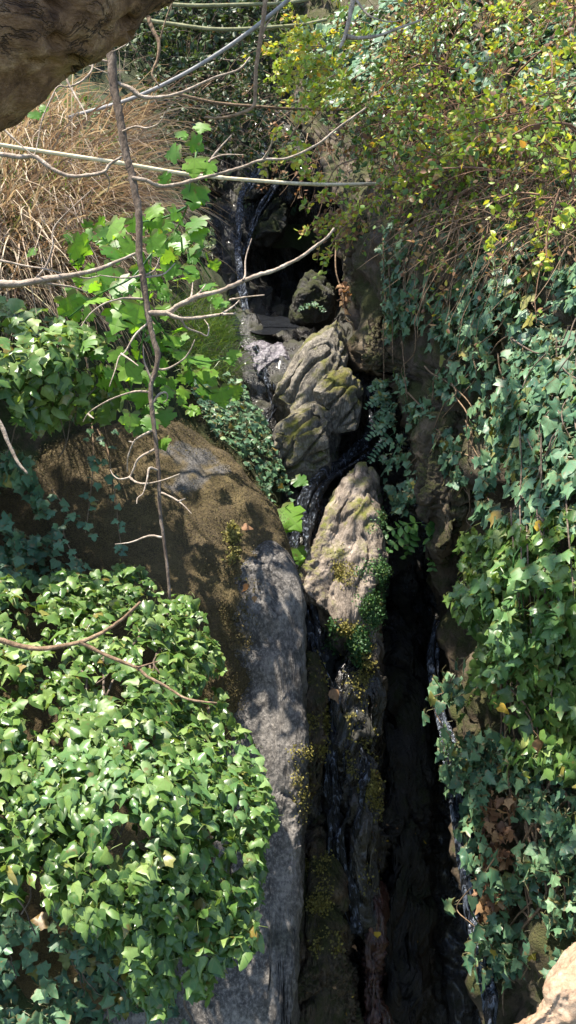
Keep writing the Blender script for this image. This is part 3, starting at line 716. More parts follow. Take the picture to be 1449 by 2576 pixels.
boulder('cliff_buttress', 'brown overhanging rock buttress between the hanging ivy and black slot',
    [(1050, 1010), (1120, 990), (1200, 1020), (1240, 1120), (1220, 1260), (1150, 1400), (1118, 1400), (1100, 1300), (1055, 1270), (1045, 1150)], (1140, 1180, 4.75), M['cliff'], 0.26, 0.5, sub=6, tilt=(-1.2, -0.2), lump=0.06, rough=0.016, freq=4, cuts=6, seed=19, blocks=(10, 0.03, 0.03), grain=((0.2, 0.2, 1), 7, 0.05))
rib1 = boulder('dark_ridge', 'black dripping ridge of bedrock below the pale mossy rock',
    [(910, 1600), (950, 1640), (958, 1750), (955, 1950), (950, 2200), (940, 2330), (905, 2330), (870, 2150), (850, 1950), (845, 1720), (870, 1620)], (905, 1990, 4.86), M['wet'], 0.15, 0.4, sub=5, lump=0.03, rough=0.02, freq=4, seed=22, grain=((0, 0.1, 1), 9.0, 0.06))
rib2 = boulder('dark_ridge', 'tall dark olive ridge of wet bedrock beside the black slot',
    [(960, 1560), (1010, 1540), (1060, 1650), (1080, 1900), (1075, 2200), (1060, 2500), (1000, 2700), (955, 2500), (975, 2200), (960, 1900), (940, 1700)], (1015, 2080, 5.38), M['shaded_wet'], 0.20, 0.5, sub=6, tilt=(0.8, -0.2), lump=0.04, rough=0.02, freq=3, seed=23, grain=((0.1, 0.1, 1), 7.0, 0.09))
M['brown_wet'] = rock_mat('brown_wet_rock', (0.02, 0.013, 0.008), (0.055, 0.038, 0.022), (0.13, 0.09, 0.055), moss=(0.04, 0.035, 0.01), moss_amt=0.42, rough=(0.2, 0.55), scale=5, bumps=0.9, stretch=(1, 1, 0.35), fine=90, speck=0.5)
rib3 = boulder('dark_ridge', 'brown wet foot of bedrock touching the grey slab',
    [(770, 2080), (820, 2050), (870, 2200), (880, 2400), (900, 2700), (850, 2900), (730, 2900), (735, 2500), (745, 2250)], (810, 2480, 4.75), M['brown_wet'], 0.16, 0.4, sub=6, tilt=(0.6, -0.2), lump=0.04, rough=0.02, freq=4, seed=24, grain=((0.1, 0.1, 1), 8.0, 0.07))
M['red_wet'] = rock_mat('reddish_wet_rock', (0.018, 0.005, 0.004), (0.05, 0.014, 0.010), (0.09, 0.035, 0.022), rough=(0.15, 0.5), scale=5, bumps=0.9, stretch=(1.5, 1.5, 0.35), fine=80, speck=0.4)
boulder('dark_ridge', 'dark reddish wet rib of bedrock beside the bright yellow leaf',
    [(925, 2240), (950, 2230), (962, 2330), (965, 2500), (985, 2700), (930, 2720), (915, 2500), (910, 2340)], (940, 2450, 4.9), M['red_wet'], 0.16, 0.4, sub=5, lump=0.03, rough=0.02, freq=4, seed=27, grain=((0, 0.1, 1), 9.0, 0.05))
rib4 = boulder('channel_rock', 'narrow mossy rock wedged between grey slab and falling water',
    [(775, 1640), (795, 1660), (812, 1740), (810, 1830), (795, 1950), (775, 2000), (760, 1900), (762, 1720)], (786, 1800, 4.65), M['brown_wet'], 0.10, 0.3, sub=5, lump=0.03, freq=6, seed=25)
boulder('tan_stone', 'sunlit tan stone with a pale flat top near the ivy cliff foot',
    [(1275, 2600), (1345, 2545), (1385, 2455), (1430, 2412), (1500, 2395), (1640, 2450), (1700, 2700), (1500, 2850), (1300, 2780)], (1470, 2620, 3.05), M['tan_rock'], 0.22, 0.3, sub=5, lump=0.03, rough=0.01, freq=5, cuts=5, seed=26)
RIDGES = [(rib1, [(860, 1690), (935, 1690), (935, 1950), (880, 1950)]), (rib1, [(900, 1950), (950, 1950), (950, 2250), (910, 2250)]), (rib4, [(760, 1640), (815, 1640), (815, 1900), (765, 1900)]), (rib3, [(770, 2150), (830, 2150), (850, 2400), (790, 2400)])]
print('rocks done')

# ---------------------------------------------------------------- water
def ribbon(name, pts, w0, w1, mat, label, n=7, lift=0.02, k=10, strands=4):
    """a fall or chute: a few thin ragged films of water that part and meet again"""
    Vs = []; Fs = []; off = 0; base = crom(pts, k); m = len(base); seed = int(base[0, 0] + base[0, 1])
    for j in range(strands):
        C = base.copy(); w = np.linspace(w0, w1, m); tt = np.linspace(0, 3, m)
        sh = fbm(np.c_[tt, np.full(m, j * 7.7), np.zeros(m)], 2, seed) * 0.45 * w + (j - (strands - 1) / 2) * w / strands * 0.7
        dx = np.gradient(C[:, 0]); dy = np.gradient(C[:, 1]); L = np.hypot(dx, dy); nx, ny = -dy / L, dx / L
        ww = w / strands * 1.5 * np.clip(0.75 + 0.9 * fbm(np.c_[tt * 3.1, np.full(m, j * 3.3 + 40), np.zeros(m)], 3, seed + 3), 0.06, 1.8)
        s_ = np.linspace(-1, 1, n)
        px = (C[:, 0] + nx * sh)[:, None] + nx[:, None] * s_ * (ww / 2)[:, None]; py = (C[:, 1] + ny * sh)[:, None] + ny[:, None] * s_ * (ww / 2)[:, None]
        d = C[:, 2, None] - lift * (1 - s_ ** 2) + 0.03 * fbm(np.stack([px / 16, py / 45, 0 * px], -1), 3, 8) + 0.006 * j
        Vs.append(W(px, py, d).reshape(-1, 3)); i = np.arange(m - 1)[:, None] * n + np.arange(n - 1)[None]
        Fs.append(np.stack([i, i + n, i + n + 1, i + 1], -1).reshape(-1, 4) + off); off += m * n
    o = link(name, mesh_from(name, np.concatenate(Vs), np.concatenate(Fs), mat), kind='structure')
    tag(o, label, 'water'); return o
ribbon('waterfall', [(668, 360, 8.0), (650, 430, 7.8), (610, 490, 7.55), (600, 560, 7.4), (597, 640, 7.15), (605, 720, 6.95), (618, 790, 6.75)], 26, 20, M['falls'], 'thin upper waterfall dropping into the dark pool')
ribbon('waterfall', [(712, 440, 7.95), (660, 510, 7.65), (632, 570, 7.5), (612, 640, 7.2)], 14, 10, M['falls'], 'side trickle running over dark rock to the upper fall')
# small pool
pc = W(680, 800, np.array(6.6)); a = np.linspace(0, 2 * np.pi, 40, endpoint=False)
rr = 1 + 0.15 * np.sin(3 * a + 1) + 0.08 * np.sin(7 * a); rings = np.linspace(0.05, 1, 10)
V = np.array([pc + np.array([np.cos(t) * r_ * k * 0.22, np.sin(t) * r_ * k * 0.26, -0.04]) for k in rings for t, r_ in zip(a, rr)])
V[:, 2] += 0.005 * fbm(V * 16, 3)
Fq = np.array([(i * 40 + j, i * 40 + (j + 1) % 40, (i + 1) * 40 + (j + 1) % 40, (i + 1) * 40 + j) for i in range(9) for j in range(40)])
tag(link('pool', mesh_from('pool', V, Fq, M['pool']), kind='structure'), 'small dark pool under the upper waterfall', 'water')
ribbon('stream', [(905, 930, 6.0), (930, 990, 5.85), (945, 1050, 5.7), (930, 1110, 5.55), (870, 1165, 5.4), (830, 1200, 5.28), (790, 1250, 5.2), (765, 1320, 5.12), (750, 1390, 5.02)], 40, 46, M['water'], 'glinting stream sliding between striated pile and pale rock')
ribbon('stream', [(750, 1390, 4.98), (760, 1460, 4.85), (775, 1540, 4.78), (785, 1620, 4.72), (815, 1690, 4.72), (830, 1760, 4.75), (835, 1850, 4.75)], 26, 40, M['water'], 'narrow water chute squeezed against the grey slab')
ribbon('stream', [(640, 870, 5.85), (665, 940, 5.75), (690, 1010, 5.62), (672, 1060, 5.6)], 30, 16, M['water'], 'trickle glinting over the damp purplish rock')
ribbon('waterfall', [(845, 1780, 4.78), (850, 1900, 4.72), (850, 2050, 4.70), (845, 2200, 4.72), (850, 2350, 4.75)], 70, 120, M['water'], 'wide dark waterfall film sliding below the chute', strands=7)
ribbon('waterfall', [(1110, 1560, 5.3), (1095, 1650, 5.2), (1110, 1780, 5.0), (1130, 1880, 4.75), (1152, 2000, 4.55), (1170, 2150, 4.42), (1195, 2330, 4.35), (1218, 2460, 4.3), (1238, 2600, 4.25), (1245, 2800, 4.25)], 28, 62, M['falls'], 'white streaked waterfall running down beside the ivy cliff')

# ---------------------------------------------------------------- the leaning tree
trunk_ax = [(-1150, 2300, 3.1), (-1050, 1700, 2.3), (-900, 1150, 1.75), (-740, 720, 1.48), (-560, 380, 1.42), (-330, 120, 1.36), (-100, -25, 1.35), (150, -185, 1.37), (420, -350, 1.42), (600, -560, 1.45), (620, -1000, 1.5), (560, -1600, 1.7)]
C = crom(trunk_ax, 18); n = len(C); P = W(C[:, 0], C[:, 1], C[:, 2])
rad = np.interp(np.linspace(0, 1, n), [0, 0.33, 0.45, 0.6, 0.85, 1], [0.27, 0.205, 0.177, 0.169, 0.13, 0.08])
sides = 64; V, Fq = tubes([(P, rad)], sides)
ax = np.repeat(P, sides, 0); body = V[:-1]; Nn = unit(body - ax); tt = np.repeat(np.linspace(0, 1, n), sides)
disp = 0.007 * fbm(body * 5, 3, 41) + 0.008 * fbm(np.c_[tt * 44, Nn[:, 0] * 7, Nn[:, 2] * 7], 3, 42)
cr = np.abs(fbm(np.c_[tt * 20, Nn[:, 0] * 4 + 3, Nn[:, 2] * 4], 2, 47)); disp -= 0.022 * np.clip(1 - cr / 0.035, 0, 1) * (fbm(body * 4, 2, 48) > 0.0)
V[:-1] = body + Nn * disp[:, None]
deg = Fq[:, 2] == Fq[:, 3]
T3 = np.concatenate([Fq[~deg][:, [0, 1, 2]], Fq[~deg][:, [0, 2, 3]], Fq[deg][:, :3]])
tree = thing('tree', P[0], 'thick brown leaning tree trunk with cracked bark above the dry grass', 'tree')
link('trunk', mesh_from('trunk', V, T3, M['bark']), tree)

# crown: unseen leaf clumps set along sun rays to shade chosen places
shade = [  # target px, py, depth, distance along the sun ray, radius, leaves
    (330, 1330, 4.5, 5.2, 0.55, 330), (100, 1400, 4.2, 5.4, 0.45, 330), (580, 1250, 4.5, 5.5, 0.28, 60),
    (1130, 760, 5.0, 6.0, 0.55, 480), (980, 640, 5.8, 6.2, 0.45, 350), (1080, 1080, 4.9, 6.1, 0.45, 380), (1330, 640, 4.2, 6.2, 0.4, 130),
    (1320, 2250, 4.2, 6.6, 0.5, 330), (1050, 1500, 5.5, 6.6, 0.4, 300),
    (680, 700, 7.5, 5.6, 0.7, 700), (560, 150, 9.5, 5.2, 1.0, 900), (80, 2450, 3.8, 5.0, 0.35, 200),
    (780, 1030, 5.5, 6.4, 0.35, 55), (690, 1800, 4.1, 5.6, 0.28, 70), (670, 2150, 4.1, 5.6, 0.3, 80), (690, 1560, 4.1, 5.6, 0.25, 60), (1200, 450, 5.8, 6.0, 0.6, 150)]
cp = []; limbs = []
fork = P[-1]
for (px, py, d, t, r_, c) in shade:
    ce = W(px, py, np.array(float(d))) + SUN * t
    q = rng.standard_normal((c, 3)); q = unit(q) * (rng.random((c, 1)) ** 0.45) * r_ * np.array([1.1, 1.1, 0.7]); cp.append(ce + q)
    mid = (fork * 0.5 + ce * 0.5) + np.array([0, 0, 0.35]); limbs.append((crom([fork, mid, ce - SUN * 0.15], 5), np.linspace(0.035, 0.012, 11)))
cp = np.concatenate(cp)
# crown leaves pruned to let the sun reach the vine, grass, slab and ivy
def sunny(x, y, dx, dy, d): 
    a_, b_ = np.meshgrid(np.arange(*x, dx), np.arange(*y, dy)); return W(a_.ravel(), b_.ravel(), np.full(a_.size, float(d)))
op = np.concatenate([sunny((150, 600), (320, 1000), 45, 45, 3.7), sunny((150, 600), (320, 1000), 45, 45, 3.4), sunny((-40, 380), (300, 740), 50, 50, 4.2), sunny((-40, 380), (300, 740), 50, 50, 4.6), sunny((-40, 380), (300, 740), 50, 50, 5.0), sunny((-40, 380), (300, 740), 50, 50, 5.4), sunny((1000, 1449), (0, 450), 70, 70, 5.2), sunny((640, 780), (1400, 1600), 30, 30, 4.1), 
                     sunny((0, 680), (1500, 2300), 70, 70, 3.0), sunny((0, 320), (770, 1080), 50, 50, 3.6), sunny((780, 1000), (1600, 2500), 60, 60, 4.8), sunny((1180, 1449), (1300, 1880), 60, 60, 3.4), sunny((780, 920), (1230, 1500), 35, 35, 4.8), sunny((640, 900), (830, 1180), 60, 60, 5.5), sunny((60, 420), (60, 1500), 60, 60, 2.1)])
dv = cp[:, None] - op[None]; al = dv @ SUN; pr = np.sqrt(np.maximum((dv ** 2).sum(-1) - al ** 2, 0)); bad = (pr < 0.13).any(1)
cp = cp[~bad | (rng.random(len(cp)) < 0.06)]; c = len(cp); print('crown', c, bad.sum())
Rm = frames(np.array([0, 0, 1.0]) + 0.5 * rng.standard_normal((c, 3)), rng.standard_normal((c, 3)))
link('crown', merge_leaves('crown', T_SMALL, cp, Rm, rng.uniform(0.07, 0.13, c), M['crown']), tree, kind='stuff')
for l in limbs[3:9:2]: link('limb', tube_mesh('limb', [l], M['bark'], 7), tree)

# ---------------------------------------------------------------- dead branches in front
def branch(name, label, main, w, twigs, mat, d0, group=None, tmat=None, base=None, tw=(6.5, 2.2)):
    P0, r0 = px_line(main, w[0], w[1], 6, 0.0)
    e = thing(name, P0[0], label, 'branch', group)
    link('stem', tube_mesh('stem', [(P0, r0)], mat, 8, 0.10), e)
    kids = []; main2 = np.array([(a_[0], a_[1]) for a_ in crom(main, 6)])
    for tg in twigs:
        ww = tw
        if isinstance(tg, tuple): tg, ww = tg
        r1 = random.uniform(-0.10, 0.16); k = len(tg)
        tg = [(x, y, d0 + r1 * i / max(1, k - 1)) for i, (x, y) in enumerate(tg)]
        p0 = np.array(tg[0][:2]); dm = np.hypot(*(main2 - p0).T).min(); best = (dm - 4, e, 0.0)
        for kc, ko, kd in kids:
            i_ = np.hypot(*(kc[:, :2] - p0).T).argmin(); dk = np.hypot(*(kc[i_, :2] - p0))
            if dk < best[0]: best = (dk, ko, kc[i_, 2] - d0)
        tg = [(x, y, d + best[2]) for x, y, d in tg]
        o_ = link('twig', tube_mesh('twig', [px_line(tg, ww[0], ww[1], 6, 0.008)], tmat or mat, 6, 0.12), best[1])
        if best[1] is e: kids.append((crom(tg, 6), o_, 0))
    return e
D0 = 2.1
stem = [(268, 60), (275, 110), (280, 150), (288, 230), (300, 285), (308, 340), (318, 390), (331, 440), (343, 500), (350, 550), (350, 640), (358, 690), (366, 745), (374, 800), (385, 850), (397, 890), (392, 930), (380, 968), (380, 1010), (386, 1060), (394, 1130), (400, 1200), (402, 1280), (411, 1350), (420, 1420), (427, 1505)]
twigs = [
    [(270, 155), (235, 148), (205, 152), (225, 165), (270, 184)], [(235, 152), (230, 178), (205, 205), (172, 218), (146, 218), (130, 245), (106, 300), (96, 350), (88, 390)], [(143, 175), (145, 218)], [(162, 165), (170, 205), (195, 250), (215, 285), (218, 303)],
    ([(290, 208), (325, 222), (355, 243), (400, 245), (450, 235), (500, 213), (545, 193), (600, 175), (628, 145)], (12, 4)), [(278, 100), (308, 94), (321, 108), (300, 122), (283, 130)],
    [(306, 332), (340, 318), (370, 322), (400, 310), (416, 282)],
    ([(333, 448), (370, 455), (400, 468), (440, 465), (500, 450), (560, 435), (610, 420), (660, 402), (724, 398), (800, 362), (850, 322), (920, 272)], (11, 5)), [(530, 402), (560, 390), (612, 389)], [(525, 408), (553, 372), (582, 340)], [(660, 402), (678, 375), (690, 338)],
    [(357, 692), (330, 698), (300, 699), (250, 692)], [(358, 695), (388, 680), (402, 648)], [(362, 698), (410, 690), (440, 663)],
    [(360, 752), (320, 750), (300, 752), (260, 765), (226, 790), (204, 822)],
    ([(374, 787), (420, 787), (450, 768), (500, 745), (550, 733), (600, 712), (640, 695), (690, 680), (724, 664), (760, 645), (790, 622), (822, 598), (840, 575)], (15, 6)),
    [(480, 752), (483, 735), (485, 710)], [(490, 747), (505, 732), (518, 714)], [(612, 705), (617, 690), (618, 650), (633, 600)],
    ([(416, 787), (450, 800), (500, 799), (550, 792), (592, 789)], (12, 5)), [(555, 792), (585, 772), (602, 755)], [(578, 754), (620, 747), (665, 742)], [(456, 805), (470, 825), (500, 836), (521, 845), (525, 822), (514, 804)],
    [(394, 928), (420, 928), (460, 905), (478, 882), (490, 855)], [(370, 815), (350, 832), (335, 850), (315, 885), (300, 897), (290, 930), (275, 972)], [(305, 890), (325, 903), (348, 920)], [(383, 960), (372, 935), (362, 905), (360, 870)],
    [(380, 986), (340, 985), (290, 1000), (250, 1020), (222, 1040), (209, 1062)], [(222, 1042), (236, 1053)], [(385, 1012), (400, 992), (418, 988), (421, 1004), (411, 1013)],
    [(386, 1082), (350, 1100), (335, 1115), (322, 1150), (320, 1187)], [(337, 1114), (324, 1110)], [(390, 1130), (350, 1152), (336, 1180), (325, 1200), (300, 1205), (285, 1195), (278, 1182)], [(325, 1200), (345, 1214), (372, 1216), (410, 1208), (452, 1192)],
    [(396, 1182), (376, 1178), (370, 1205), (360, 1240), (346, 1253), (344, 1267)], [(400, 1238), (420, 1245), (455, 1265), (482, 1292)], [(448, 1262), (466, 1254)], [(408, 1352), (375, 1348), (330, 1364), (290, 1369)]]
branch('dead_branch', 'long bare branch hanging from the trunk with crooked dead twigs', [(x, y, D0) for x, y in stem], (24, 7), twigs, M['twig_dark'], D0, tmat=M['twig'])
branch('dead_branch', 'pale crooked twig crossing the dry grass below the trunk', [(x, y, 2.3) for x, y in ((-60, 385), (0, 388), (50, 395), (85, 393), (110, 410), (140, 430), (180, 443), (230, 440), (262, 432), (276, 414), (305, 395))], (13, 7),
       [[(10, 325), (45, 358), (82, 390)], [(262, 432), (275, 455), (270, 485)]], M['twig'], 2.3)
branch('dead_branch', 'forked bare branch poking in over the dry grass and vine', [(x, y, 2.4) for x, y in ((-60, 716), (0, 715), (60, 712), (130, 700), (180, 692), (240, 680), (290, 660), (345, 636))], (22, 6),
       [[(85, 706), (115, 670), (132, 620), (140, 565), (230, 478)], [(0, 655), (60, 668), (110, 676), (155, 688)], [(100, 712), (180, 722), (225, 738)], [(180, 690), (215, 700), (250, 694)]], M['twig'], 2.4)
branch('dead_branch', 'bare branch forking over the glossy ivy mound', [(x, y, 2.15) for x, y in ((-60, 1590), (0, 1610), (50, 1625), (100, 1632), (150, 1626), (205, 1614), (260, 1590), (310, 1555), (353, 1515))], (16, 7),
       [([(200, 1615), (270, 1650), (345, 1680), (370, 1702), (420, 1728), (470, 1758), (545, 1769)], (11, 5)), [(345, 1680), (370, 1672), (402, 1662)], [(320, 1550), (332, 1548)]], M['twig_tan'], 2.15)
branch('dead_branch', 'short broken stub pointing down over the shaded ivy', [(x, y, 2.3) for x, y in ((-50, 1000), (0, 1066), (20, 1112), (45, 1163), (68, 1190))], (14, 6), [[(5, 1078), (12, 1085)]], M['twig'], 2.3)
branch('dead_branch', 'thin straight branch hanging down across the grey pipe with hooked tip', [(x, y, 3.2) for x, y in ((672, -60), (668, 0), (658, 80), (645, 170), (642, 230), (636, 270), (590, 290), (550, 297), (515, 295))], (13, 6), [[(658, 90), (672, 60), (690, 40)]], M['twig_tan'], 3.2)
branch('dead_branch', 'knobbly hanging twig in front of the arching grass blades', [(x, y, 2.4) for x, y in ((372, 40), (378, 60), (386, 78), (400, 110), (396, 150), (385, 175), (384, 192), (400, 216))], (12, 4), [[(400, 110), (408, 80), (420, 40), (436, 0)]], M['twig_tan'], 2.4, tw=(5, 3))
branch('dead_branch', 'twisted pale branch among leaves above the yellow shrub', [(x, y, 4.2) for x, y in ((890, -40), (888, 0), (880, 40), (868, 90), (855, 120))], (16, 7), [([(870, 92), (900, 96), (950, 90), (1000, 72), (1060, 50)], (12, 5)), [(895, 0), (930, 40), (980, 55), (1010, 50)]], M['twig'], 4.2)

# poles
def pole(name, label, pts, w, mat, knots=0, cat='pole'):
    P0, r0 = px_line(pts, w[0], w[1], 12); e = thing(name, P0[0], label, cat)
    link('shaft', tube_mesh('shaft', [(P0, r0)], mat, 10), e)
    if knots:
        for i in np.linspace(6, len(P0) - 7, knots).astype(int):
            a_, b_ = P0[i], P0[i + 1]; dv = unit(b_ - a_) * 0.012
            link('joint', tube_mesh('joint', [(np.array([a_ - dv, a_, a_ + dv]), np.array([r0[i] * 1.02, r0[i] * 1.22, r0[i] * 1.02]))], mat, 10), e)
    return e
pole('cane', 'pale straight cane lying across the gully above the pool', [(-80, 352, 3.9), (60, 374, 4.0), (300, 410, 4.1), (470, 438, 4.2), (640, 454, 4.35), (800, 464, 4.6), (960, 462, 5.0), (1100, 455, 5.6)], (11, 8), M['cane'], 5, 'cane')
pole('pipe', 'grey plastic pipe curving up behind the hanging branch', [(40, 345, 6.6), (130, 307, 5.9), (320, 252, 5.2), (450, 193, 5.0), (560, 127, 4.9), (650, 62, 4.8), (735, -10, 4.7), (800, -80, 4.6)], (9, 11), M['pipe'], 0, 'pipe')
pole('cane', 'olive cane running level across the shade under the trunk', [(330, 45, 6.0), (430, 60, 6.0), (560, 74, 6.0), (740, 64, 6.2), (820, 50, 6.4)], (10, 8), M['olive_pole'], 4, 'cane')
pole('cane', 'topmost olive cane crossing behind the grey pipe', [(380, 6, 5.6), (480, 14, 5.6), (600, 12, 5.7), (730, 6, 5.8), (850, -20, 6.0)], (10, 8), M['olive_pole'], 4, 'cane')
pole('stalk', 'thin weathered stem crossing behind the hooked twig', [(440, 235, 5.5), (540, 258, 5.6), (650, 268, 5.7), (760, 275, 5.9), (900, 276, 6.1)], (8, 6), M['twig_tan'], 3, 'stem')
print('branches done')

# ---------------------------------------------------------------- dry grass
poly = [(-80, 300), (60, 285), (160, 320), (260, 280), (350, 310), (360, 400), (330, 500), (280, 600), (220, 700), (150, 760), (-80, 760)]
def grass(name, label, surf, poly, n, length, w, dirv, mat, k=7, droop=1.0, off=-0.02, rnd=0.45, cat='grass'):
    q = sample_poly(poly, n, 0.4, 60, 5); P = surf.p(q[:, 0], q[:, 1], off)
    N_ = surf.n_(q[:, 0], q[:, 1]); d = unit(np.array(dirv) + 0.5 * N_ + rnd * rng.standard_normal((n, 3))); L = rng.uniform(*length, n) / k
    pts = [P]
    side = unit(np.cross(d, CAM - P) + 0.6 * rng.standard_normal((n, 3)))
    for j in range(k):
        d = unit(d + np.array([0, 0, -droop / k]) * (0.5 + j / k) + 0.12 * rng.standard_normal((n, 3))); pts.append(pts[-1] + d * L[:, None])
    pts = np.stack(pts, 1); ww = (w * rng.uniform(0.4, 1.5, n) ** 1.3)[:, None] * np.linspace(1, 0.2, k + 1)
    A = pts + side[:, None] * ww[:, :, None]; B = pts - side[:, None] * ww[:, :, None]
    V = np.stack([A, B], 2).reshape(n, -1, 3); nv = V.shape[1]; j = np.arange(k) * 2
    Fq = np.stack([j, j + 1, j + 3, j + 2], -1); Fs = (Fq[None] + (np.arange(n) * nv)[:, None, None]).reshape(-1, 4)
    uv = np.tile(np.array([[0.8, 0.5]]), (n * nv, 1))
    o = link(name, mesh_from(name, V.reshape(-1, 3), Fs, mat, True, uv), kind='stuff'); tag(o, label, cat); return o
grass('dry_grass', 'dense tan dry grass hanging over the earth bank', LEFT, poly, 2300, (0.35, 0.95), 0.0045, (0.45, -0.45, 0.25), M['grass_dry'], droop=1.7, rnd=0.36)
grass('green_grass', 'fine green grass between dry grass and shaded gully', LEFT, [(60, 260), (200, 250), (330, 430), (260, 560), (180, 700), (60, 720), (-40, 500)], 700, (0.15, 0.4), 0.003, (0.3, -0.4, 0.7), M['grass'], droop=1.0)
grass('gully_grass', 'fine dark grass beneath the vine leaves', LEFT, [(400, 780), (520, 760), (580, 860), (600, 960), (470, 960), (390, 880)], 900, (0.12, 0.3), 0.0022, (0.2, -0.3, 0.7), M['grass'], droop=1.2)
grass('arching_grass', 'long green grass blades arching out of the shade by the trunk', BACK, [(380, 120), (460, 110), (470, 170), (400, 180)], 40, (0.5, 0.9), 0.008, (0.2, -0.4, 0.9), M['grass'], droop=2.0)

# ---------------------------------------------------------------- ivy
# lower-left mound
V1 = Surf([(0, 1430, 3.6), (170, 1430, 3.7), (300, 1400, 3.85), (430, 1480, 3.8), (540, 1560, 3.85), (570, 1750, 3.7), (600, 1850, 3.5), (690, 2030, 3.2), (650, 2250, 2.95), (620, 2400, 2.85), (480, 2480, 2.75), (250, 2350, 2.6), (0, 2250, 2.65),
           (150, 1650, 3.25), (350, 1700, 3.2), (200, 1950, 2.8), (450, 1980, 2.85), (350, 2150, 2.65), (100, 2080, 2.72), (550, 2100, 2.9), (-200, 1800, 2.9), (-200, 2200, 2.7)])
p1 = [(-150, 1480), (0, 1440), (90, 1470), (170, 1425), (260, 1440), (340, 1410), (420, 1490), (500, 1520), (545, 1580), (560, 1680), (572, 1800), (640, 1850), (620, 1910), (690, 2010), (690, 2070), (655, 2130), (668, 2200), (640, 2290), (655, 2370), (600, 2420), (540, 2440), (520, 2510), (440, 2480), (400, 2560), (330, 2500), (310, 2380), (200, 2330), (120, 2270), (-150, 2280)]
f1 = leaf_field(V1, p1, 6400, (0.028, 0.064), (-0.08, 0.24), up=1.0, rnd=0.75, trnd=0.5, tdir=(0.25, -0.45, -1.0), clump=0.25, freq=75, seed=3)
ivy('ivy_mound', 'mound of large glossy green ivy leaves spilling over the grey slab', f1, T_MOUND, M['ivy'], V1.p(np.array(300.), np.array(2500.), 0.3), 300, surf_stems(V1, 22, p1, (150, 350), (7, 4), 0.08, seed=31))
f = leaf_field(V1, [(120, 1880), (300, 1860), (460, 1900), (560, 1850), (650, 1880), (690, 2040), (560, 2080), (420, 2050), (260, 2080), (60, 2040)], 260, (0.034, 0.062), (-0.09, 0.0), up=1.0, rnd=0.6, trnd=0.7, tdir=(0.2, -0.6, -0.4))
ivy('ivy_shoot', 'fresh light green ivy shoots topping the glossy mound', f, T_OVATE, M['ivy_fresh'], V1.p(np.array(300.), np.array(2050.), 0.2), 150)
# bottom-left sparse dark leaves
SB = Surf([(0, 2300, 3.4), (400, 2300, 3.8), (0, 2600, 3.3), (400, 2600, 3.7), (200, 2450, 3.5)])
f = leaf_field(SB, [(-50, 2250), (300, 2300), (420, 2430), (480, 2600), (-50, 2600)], 330, (0.04, 0.07), (-0.05, 0.15), up=0.6, rnd=0.5, clump=0.5, freq=60)
ivy('ground_ivy', 'sparse dull ivy on dark soil under the glossy mound', f, T_IVY, M['ivy_blue'], SB.p(np.array(200.), np.array(2590.), 0.2), 120, surf_stems(SB, 8, [(0, 2350), (350, 2350), (350, 2560), (0, 2560)], (80, 200), (4, 2), 0.02, seed=5))
# mid-left
V2 = Surf([(0, 760, 3.9), (300, 780, 4.2), (320, 1050, 4.1), (150, 900, 3.6), (0, 1000, 3.5), (0, 1150, 3.7), (130, 1080, 3.9), (-200, 900, 3.4)])
p2 = [(-150, 760), (20, 750), (120, 790), (240, 840), (310, 900), (320, 1000), (270, 1060), (150, 1070), (110, 1100), (40, 1060), (-150, 1150)]
f2 = leaf_field(V2, p2, 620, (0.055, 0.085), (-0.04, 0.26), up=0.55, rnd=0.5, clump=0.3, freq=70, tdir=(0.2, -0.4, -0.8), seed=8)
ivy('bank_ivy', 'shiny pale lit ivy hanging over the mossy boulder from the bank', f2, T_IVY + T_OVATE, M['ivy'], V2.p(np.array(100.), np.array(1080.), 0.2), 260, surf_stems(V2, 10, p2, (120, 260), (5, 3), 0.05, seed=41))
V3 = Surf([(0, 1130, 3.8), (150, 1250, 4.1), (220, 1400, 4.1), (0, 1480, 3.8), (-150, 1300, 3.6)])
p3 = [(-100, 1130), (60, 1140), (100, 1230), (130, 1290), (150, 1350), (200, 1420), (180, 1470), (-100, 1500)]
f3 = leaf_field(V3, p3, 420, (0.04, 0.062), (-0.02, 0.2), up=0.3, rnd=0.4, clump=0.3, freq=60, seed=9)
ivy('shade_ivy', 'small dark shaded ivy between the mossy boulder and glossy mound', f3, T_IVY, M['ivy_blue'], V3.p(np.array(0.), np.array(1490.), 0.2), 200)
# creeping strands on the mossy boulder
SM = Surf([(100, 1100, 4.25), (420, 1060, 4.5), (300, 1300, 4.12), (120, 1300, 4.05), (300, 1450, 4.05), (450, 1300, 4.2), (200, 1450, 3.95)])
def strand(pts, surf, per, size, mat, name, label, temps, off=-0.03, w=(4, 2), jit=14, nd=None):
    C = crom(pts, 8); P0 = surf.p(C[:, 0], C[:, 1], off); d = surf.d(C[:, 0], C[:, 1])
    e = thing(name, P0[-1], label, 'ivy', None)
    link('stem', tube_mesh('stem', [(P0, np.linspace(w[0], w[1], len(C)) / 2 * d / F_PX)], M['twig_tan'], 5), e)
    i = np.linspace(1, len(C) - 1, per).astype(int); q = C[i] + rng.normal(0, jit, (per, 2))
    P = surf.p(q[:, 0], q[:, 1], off - 0.02); N_ = unit(surf.n_(q[:, 0], q[:, 1]) + 0.3 * np.array([0, 0, 1]) + 0.35 * rng.standard_normal((per, 3)))
    Rm = frames(N_, np.array([0, 0, -1.0]) + 0.7 * rng.standard_normal((per, 3))); leaf_objects(e, temps, P, Rm, rng.uniform(*size, per), mat)
    return e
strand([(245, 1080), (270, 1130), (280, 1190), (292, 1260), (298, 1330), (310, 1400)], SM, 20, (0.028, 0.045), M['ivy_blue'], 'ivy_strand', 'thin ivy strand trailing straight down the brown mossy boulder', T_IVY)
